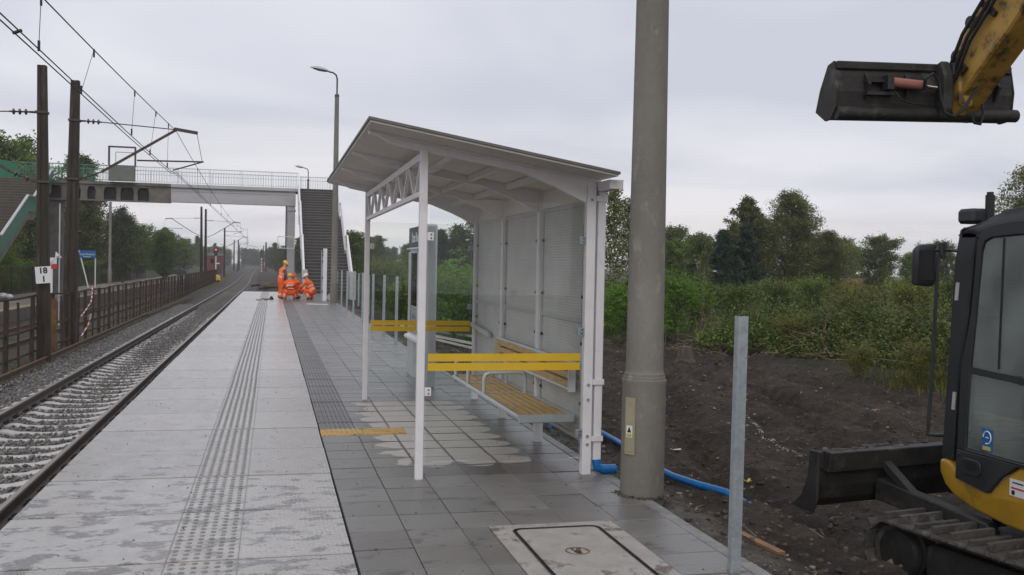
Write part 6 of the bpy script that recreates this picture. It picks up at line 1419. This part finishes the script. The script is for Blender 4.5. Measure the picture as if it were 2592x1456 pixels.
# --- seen through the shelter glass and beyond the fence posts
put_tree(pine, 8.0, 47, 'dark pine seen through the far glass of the shelter', .4, 1.0); put_tree(pine, 9.4, 50, 'second dark pine seen through the far glass', 2.4, 1.06); put_tree(dark, 9.9, 46, 'dark leafy tree behind the information cabinet', 1.4, .8); put_tree(locust, 4.2, 22.6, 'bright green feathery bush seen through the shelter glass', 1.0, .92, 'bush', 'bush'); put_tree(locust, 4.9, 24.2, 'tall bright bush beside the back wall seen through glass', 3.0, 1.0, 'bush', 'bush'); put_tree(bush_dark, 5.0, 23.6, 'dark bush against the back wall seen through glass', 2.0, .85, 'bush', 'bush')
for i, (x, y, ms, s, lab) in enumerate(((3.9,30,bushy,.75,'low bush behind the third fence post'),(4.6,33,bush_yel,.8,'yellowish bush behind the middle fence posts'),(5.4,36,bushy,1.0,'green bush between fence posts and cabinet'),(4.5,41,bush_dark,1.0,'dark bush beyond the far fence posts'),(6.5,40,bush_yel,1.1,'yellow green bush left of the cabinet'),(5.6,47,bushy,1.2,'bush right of the stair foot'))): put_tree(ms, x, y, lab, i*1.7, s, 'bush', 'bush', 'bushes behind the fence posts')
for i, (x, y, ms, s, lab) in enumerate(((8.0,100,forest_a,.62,'far woodland tree right of the stairs'),(11.5,108,forest_b,.56,'far woodland tree seen beside the front shelter post'),(14.0,98,forest_a,.5,'far woodland tree seen left of the cabinet'),(17.5,104,forest_b,.52,'far woodland tree directly behind the cabinet'),(21,110,forest_a,.6,'far woodland tree right of the cabinet'),(12.6,125,forest_p,.6,'far pine above the woodland right of the stairs'))): put_tree(ms, x, y, lab, i*1.1, s, z=-.4)
# --- left side, beyond the old platform
left = [(-22.2,92,forest_a,1.48,'tall tree rising above the left end of the footbridge'),(-18.0,101,forest_b,1.32,'tall tree above the bridge between the two masts'),(-16.3,95,forest_b,.92,'dense green tree under the bridge right of the second mast'),(-20.5,84,forest_b,.85,'green tree under the left bridge end'),(-17.5,72,forest_b,.42,'low leafy tree left of the kilometre board'),(-19,66,forest_b,.5,'leafy tree by the left stairs'),(-14.6,104,forest_a,.80,'dark tree behind the grey pole'),(-12.9,92,forest_c,.78,'airy grey green birch beyond the grey pole'),(-11.6,112,forest_a,.62,'rounded tree left of the dark mast pair'),(-15.5,122,forest_a,.74,'dark tree behind the airy birch'),(-14.0,138,forest_p,.72,'pine behind the rounded tree'),(-24,110,forest_a,1.2,'tall dark tree in the left background'),(-27,100,forest_b,1.2,'tall green tree at the far left'),(-20,118,forest_p,1.0,'pine in the left background')]
for i, (x, y, ms, s, lab) in enumerate(left): put_tree(ms, x, y, lab, i*.8, s, z=-.62, group='trees behind the old platform')
for i, (x, y, s, ms, lab) in enumerate(((-15.2,48,.8,bush_yel,'yellow flowering weeds behind the kilometre board'),(-15.5,54,1.0,bushy,'green bush behind the left stair pillar'),(-15.0,60,.9,bush_yel,'yellow green weeds behind the back fence'),(-15.2,68,1.1,bushy,'bush behind the station name board'),(-15.2,78,1.0,bush_yel,'yellow green bush right of the name board'),(-15.0,90,1.2,bushy,'bush behind the grey pole foot'),(-14.9,104,1.2,bush_dark,'dark bush along the back fence'),(-17,50,1.3,bush_dark,'dark bush at the left edge behind the stairs'),(-18,58,1.6,bushy,'tall bush at the left edge'))): put_tree(ms, x, y, lab, i*1.2, s, 'bush', 'bush', 'bushes behind the old platform', z=-.65)
for i, (x, y, ms, s, lab) in enumerate(((-16.0,80,forest_c,.62,'pale green sapling right of the second mast under the bridge'),(-17.6,88,forest_b,.7,'leafy tree left of the grey pole under the bridge'),(-13.2,128,forest_b,.66,'green tree in the gap beyond the airy birch'),(-16.2,63,locust,1.6,'bright green bush behind the station name board legs'),(-16.5,55,locust,1.5,'bright green bush left of the kilometre board'))): put_tree(ms, x, y, lab, i*1.9, s, z=-.64, group='trees behind the old platform')
# distant wood closing the view: one mass
def far_wood(name, spots, srcs, label):
    tw = []; 
    for k, ms in enumerate(srcs):
        for me_i, me in enumerate(ms):
            n = len(me.vertices); co = np.empty(n*3, np.float32); me.vertices.foreach_get('co', co); co = co.reshape(-1,3)
            tw.append((k, me_i, co, [tuple(p.vertices) for p in me.polygons] if me_i == 0 else None, len(me.polygons)))
    for me_i, nm in ((1,'crown'),):
        Vs = []; 
        for q, (x, y, s, k) in enumerate(spots):
            co = [t for t in tw if t[0] == k and t[1] == me_i][0][2]; co = co.reshape(-1,4,3)[::3].reshape(-1,3).copy()
            c = co.reshape(-1,4,3).mean(1,keepdims=True); co = (c+(co.reshape(-1,4,3)-c)*1.7).reshape(-1,3)
            a = q*1.7; ca, sa = math.cos(a), math.sin(a); Vs.append(np.stack([x+s*(co[:,0]*ca-co[:,1]*sa), y+s*(co[:,0]*sa+co[:,1]*ca), -1.1+s*co[:,2]],1))
        V = np.concatenate(Vs); n = len(V)//4
        me = bpy.data.meshes.new(name); me.vertices.add(n*4); me.vertices.foreach_set('co', V.astype(np.float32).reshape(-1)); me.loops.add(n*4); me.loops.foreach_set('vertex_index', np.arange(n*4,dtype=np.int32)); me.polygons.add(n); me.polygons.foreach_set('loop_start', np.arange(0,n*4,4,dtype=np.int32)); me.update(calc_edges=True); me.materials.append(M_['leaf_dark'])
        o = bpy.data.objects.new(name, me); COL.objects.link(o); tag(o, label, 'woodland', kind='stuff')
rg = random.Random(9); sp1 = []; sp2 = []; sp3 = []
for k in range(60):
    y = 150+rg.random()**1.3*380; sp1.append((-13.5-.012*(y-150)-rg.random()**1.5*26+track_off(y)*.8, y, rg.uniform(.66,1.0)+(y-150)*.0004, rg.randrange(2)))
for k in range(44):
    y = 150+rg.random()**1.3*380; sp2.append((2.5+rg.random()**1.4*42+track_off(y)*1.05, y, rg.uniform(.62,.95)+(y-150)*.0004, rg.randrange(2)))
for k in range(16): sp2.append((rg.uniform(-16,4), rg.uniform(560,700), rg.uniform(.9,1.3), 0))
for k in range(46): sp3.append((rg.uniform(24,150), rg.uniform(108,170), rg.uniform(.42,.66), rg.randrange(2)))
far_wood('distant_wood', sp1, (forest_a, forest_p), 'distant wood left of the line'); far_wood('distant_wood', sp2, (forest_a, forest_b), 'distant wood right of the line'); far_wood('distant_wood', sp3, (dark, broad), 'distant belt of trees on the right horizon')
# --- heap of cut branches
def brush(x, y, rx, ry, h, seed, label, n=5200):
    n = int(n*2.1); r_ = np.random.default_rng(seed); t = empty('brush_heap', (x, y, gz(x, y)), label, 'brush heap', 'heaps of cut branches')
    a = r_.uniform(0,6.283,n); q = np.sqrt(r_.random(n)); top = h*(1-q**2)*(.75+.35*np.sin(a*3+seed)*.5+.25*np.sin(a*7)); z = top*(.45+.55*r_.random(n)**.5)+.03
    br_ = r_.integers(0, 160, n); bx = r_.normal(0,.16,(160,3)); cl = r_.normal(0,.05,(n,3))+bx[br_]*np.array([1,1,.6]); C = np.stack([rx*q*np.cos(a), ry*q*np.sin(a), z],1)+cl
    child('foliage', leaf_cloud('foliage', C, .078, M_['leaf_mid' if seed == 31 else 'leaf_dark'], seed), t)
    b = MB(); rg_ = random.Random(seed)
    for k in range(150):
        aa = rg_.uniform(0,6.283); qq = math.sqrt(rg_.random())*1.12; p = Vector((rx*qq*math.cos(aa), ry*qq*math.sin(aa), max(.03,h*(1-qq*qq)*.8*rg_.random()))); d = Vector((rg_.gauss(0,1),rg_.gauss(0,1),rg_.gauss(.15,.35))).normalized()*rg_.uniform(.3,.95); e = p+d; e.z = max(.02, e.z)
        b.tube([p, p.lerp(e,.5)+Vector((rg_.gauss(0,.04),rg_.gauss(0,.04),rg_.gauss(0,.03))), e], [.014,.010,.004], 4, False)
    child('branch', b.mesh('branch', M_['deadwood']), t)['kind'] = 'stuff'
brush(11.4, 20.5, 1.7, 1.5, .95, 31, 'leafy heap of cut branches just right of the near steel post'); brush(12.4, 18.6, 1.8, 1.5, 1.22, 32, 'highest leafy brush heap in the middle of the clearing edge', 7000); brush(13.1, 16.4, 2.0, 1.7, 1.25, 33, 'dark brush heap left of the excavator mirror', 7500); brush(14.6, 15.6, 1.8, 1.7, 1.15, 34, 'brush heap partly behind the excavator mirror', 5500)
# loose twigs scattered in front of the heaps
b = MB(); rg_ = random.Random(3)
for k in range(520):
    x = rg_.uniform(7.0,13.0); y = 26-(x-7)*1.55+rg_.gauss(0,1.5); l = rg_.uniform(.08,.5); a = rg_.uniform(0,3.14); z = gz(x, y)+.02
    b.tube([(x,y,z),(x+l*.5*math.cos(a),y+l*.5*math.sin(a),z+rg_.uniform(0,.08)),(x+l*math.cos(a+.2),y+l*math.sin(a+.2),z+rg_.uniform(-.01,.12))], [.008,.007,.003], 4, False)
for k in range(160):
    x = rg_.uniform(2.8,8); y = rg_.uniform(4,20); l = rg_.uniform(.04,.2); a = rg_.uniform(0,3.14); z = gz(x, y)+.008
    b.tube([(x,y,z),(x+l*math.cos(a),y+l*math.sin(a),z+rg_.uniform(0,.02))], [.004,.002], 4, False)
tag(b.build('twigs', M_['deadwood']), kind='stuff')
b = MB()
for k in range(620):
    x = rg_.uniform(9.2,24); y = max(14.5, 27.5-(x-9)*.75)+rg_.gauss(0,2.2); l = rg_.uniform(.3,1.15); a = rg_.uniform(0,6.28); t_ = rg_.uniform(.05,.45)*l; z = gz(x, y)
    b.tube([(x,y,z),(x+t_*.4*math.cos(a),y+t_*.4*math.sin(a),z+l*.6),(x+t_*math.cos(a),y+t_*math.sin(a),z+l)], [.007,.005,.002], 4, False)
    if k % 3 == 0: b.tube([(x+t_*.3*math.cos(a),y+t_*.3*math.sin(a),z+l*.5),(x+t_*.3*math.cos(a)+.15*math.sin(a),y+t_*.3*math.sin(a)-.1,z+l*.8)], [.004,.002], 3, False)
tag(b.build('dead_stalks', M_['deadwood']), kind='stuff')
for i, (x, y, s, lab) in enumerate(((11.0,19.0,.55,'yellowish weedy shrub between the first two brush heaps'),(12.9,17.4,.6,'yellowish weedy shrub in front of the highest brush heap'),(14.2,21.5,.95,'yellow green shrub standing above the brush heaps'),(16.5,22.5,1.05,'yellow green shrub behind the dark brush heap'))): put_tree(bush_yel, x, y, lab, i*2.1, s, 'bush', 'bush')
ts = empty('tree_stump', (8.2, 18.3, gz(8.2,18.3)), 'dark tree stump at the edge of the cleared soil', 'stump'); MB().lathe([(.24,-.05),(.18,.06),(.15,.25),(.14,.30),(.05,.31)], 12, (8.2,18.3,gz(8.2,18.3))).build('stump', M_['bark'], ts)
# grass and weeds
def grass(name, pts, h, w, mat, seed, lean=.35):
    rg = np.random.default_rng(seed); P = np.array(pts); n = len(P); a = rg.uniform(0,6.283,n); hh = h*rg.uniform(.5,1.3,n); l = lean*hh*rg.uniform(.2,1.2,n)
    d = np.stack([np.cos(a),np.sin(a),np.zeros(n)],1); s = np.stack([-np.sin(a),np.cos(a),np.zeros(n)],1)*w; z = np.array([0,0,1.])
    m_ = P+d*(l*.35)[:,None]+z*(hh*.6)[:,None]; t = P+d*l[:,None]+z*hh[:,None]
    V = np.stack([P-s, P+s, m_+s*.7, t, m_-s*.7],1).reshape(-1,3)
    me = bpy.data.meshes.new(name); me.vertices.add(n*5); me.vertices.foreach_set('co', V.astype(np.float32).reshape(-1)); me.loops.add(n*5); me.loops.foreach_set('vertex_index', np.arange(n*5,dtype=np.int32)); me.polygons.add(n); me.polygons.foreach_set('loop_start', np.arange(0,n*5,5,dtype=np.int32)); me.update(calc_edges=True); me.materials.append(M_[mat])
    o = bpy.data.objects.new(name, me); COL.objects.link(o); tag(o, kind='stuff'); return o
r_ = np.random.default_rng(8); P = []
for k in range(2600):
    x = 10.75+r_.normal(0,.42); y = 13.2+r_.normal(0,.8); P.append((x, y, gz(x,y)))
grass('grass', P, .15, .004, 'grass_blade', 1)
P = []
for k in range(9000):
    x = r_.uniform(12,24); y = r_.uniform(12,34); P.append((x, y, gz(x,y)))
grass('grass', P, .16, .005, 'grass_blade', 2)
P = []
for k in range(2600):
    y = 8+r_.random()**1.2*60; x = fence_x(y)+r_.normal(.12,.22); P.append((x, y, -1.1))
for k in range(2500):
    y = r_.uniform(62,160); x = -5.4+track_off(y)-r_.random()*1.6; P.append((x, y, -1.1))
grass('grass', P, .16, .006, 'grass_blade', 3)
P = []
for k in range(5000):
    x = -14.4-r_.random()*4; y = r_.uniform(40,110); P.append((x, y, -.65))
grass('grass', P, .7, .016, 'grass_blade', 4)
for x, y, s, lab in ((10.2,13.6,.48,'yellow green weeds left of the excavator grab rail'),(11.0,13.2,.55,'yellow green weeds behind the excavator front pillar'),(10.0,15.0,.4,'small weedy bush at the foot of the brush heap')): put_tree(bush_yel, x, y, lab, x, s, 'bush', 'bush')
# --- far houses on the right
def house(x, y, w, d, h, rh, wall, roof, label):
    t = empty('house', (x, y, -.4), label, 'house'); MB().box(x-w/2,x+w/2,y-d/2,y+d/2,-.5,h).build('wall', M_[wall], t)
    MB().prism([(x-w/2-.3,h),(x+w/2+.3,h),(x,h+rh)], 1, y-d/2-.3, y+d/2+.3).build('roof', M_[roof], t); MB().box(x-w*.3,x-w*.1,y-d/2-.02,y-d/2,h*.4,h*.8).build('window', M_['dark_glass'], t); return t
house(59.5, 91, 4.2, 6, .1, .95, 'brick', 'roof_red', 'low house with dark red roof between the far trees'); house(56.5, 74, 3.2, 4, .35, .6, 'house_wall', 'roof_grey', 'pale small house right of the excavator mirror')
# parked car and far orange worker on the line
pc = empty('parked_car', (-15.0, 160, -.9), 'dark parked car with bright windows beyond the old platform', 'car')
MB().prism([(-17,-.7),(-13,-.7),(-13,.0),(-13.6,.15),(-14.2,.7),(-15.9,.7),(-16.5,.1),(-17,.0)], 1, 159.2, 160.8).build('body', M_['ink'], pc, bevel=.1); MB().prism([(-13.75,.2),(-14.25,.62),(-15.85,.62),(-16.3,.2)], 1, 159.15, 159.19).build('window', M_['chrome'], pc)
for x in (-13.8,-16.2): MB().tube([(x,159.1,-.7),(x,160.9,-.7)], .32, 14).build('wheel', M_['rubber'], pc)
mm_ = empty('material_heap', (-1.2, 86, -.8), 'heap of rubble and dark sleepers lying on the ballast beyond the platform', 'heap')
rg_ = random.Random(12)
for k in range(9):
    a = rg_.uniform(-.3,.3); x = rg_.uniform(-1.9,.4); y = rg_.uniform(72,90); MB().bar((x,y,-.55+rg_.uniform(0,.35)),(x+1.9*math.cos(a),y+1.9*math.sin(a),-.5+rg_.uniform(0,.35)),.24,.18).build('beam', M_[('steel_dark','concrete_old','deadwood')[k % 3]], mm_)
dg_ = empty('yellow_trolley', (-6.9, 128, -1.1), 'small yellow track trolley standing left of the near track', 'trolley')
MB().prism([(-7.7,-.9),(-6.3,-.9),(-6.4,-.35),(-6.9,-.1),(-7.6,-.4)], 1, 127.4, 128.4).build('body', M_['helmet_yellow'], dg_, bevel=.08); MB().tube([(-7.4,127.3,-.95),(-7.4,128.5,-.95)], .16, 12).build('wheel', M_['rubber'], dg_); MB().tube([(-6.6,127.3,-.95),(-6.6,128.5,-.95)], .16, 12).build('wheel', M_['rubber'], dg_)
# ================================================================== HAZE
hz = MB().box(-620, 620, -70, 1520, -3.2, 13.9).build('haze', [])
hz.data.materials.clear(); hm_ = bpy.data.materials.new('haze'); hm_.use_nodes = True; N = hm_.node_tree.nodes; N.clear(); out = N.new('ShaderNodeOutputMaterial'); pv = N.new('ShaderNodeVolumePrincipled')
pv.inputs['Color'].default_value = (.95,.965,.98,1); pv.inputs['Density'].default_value = .0006; pv.inputs['Anisotropy'].default_value = .2; hm_.node_tree.links.new(pv.outputs[0], out.inputs['Volume']); hz.data.materials.append(hm_)
tag(hz, 'pale damp haze over the railway', 'haze', kind='stuff')
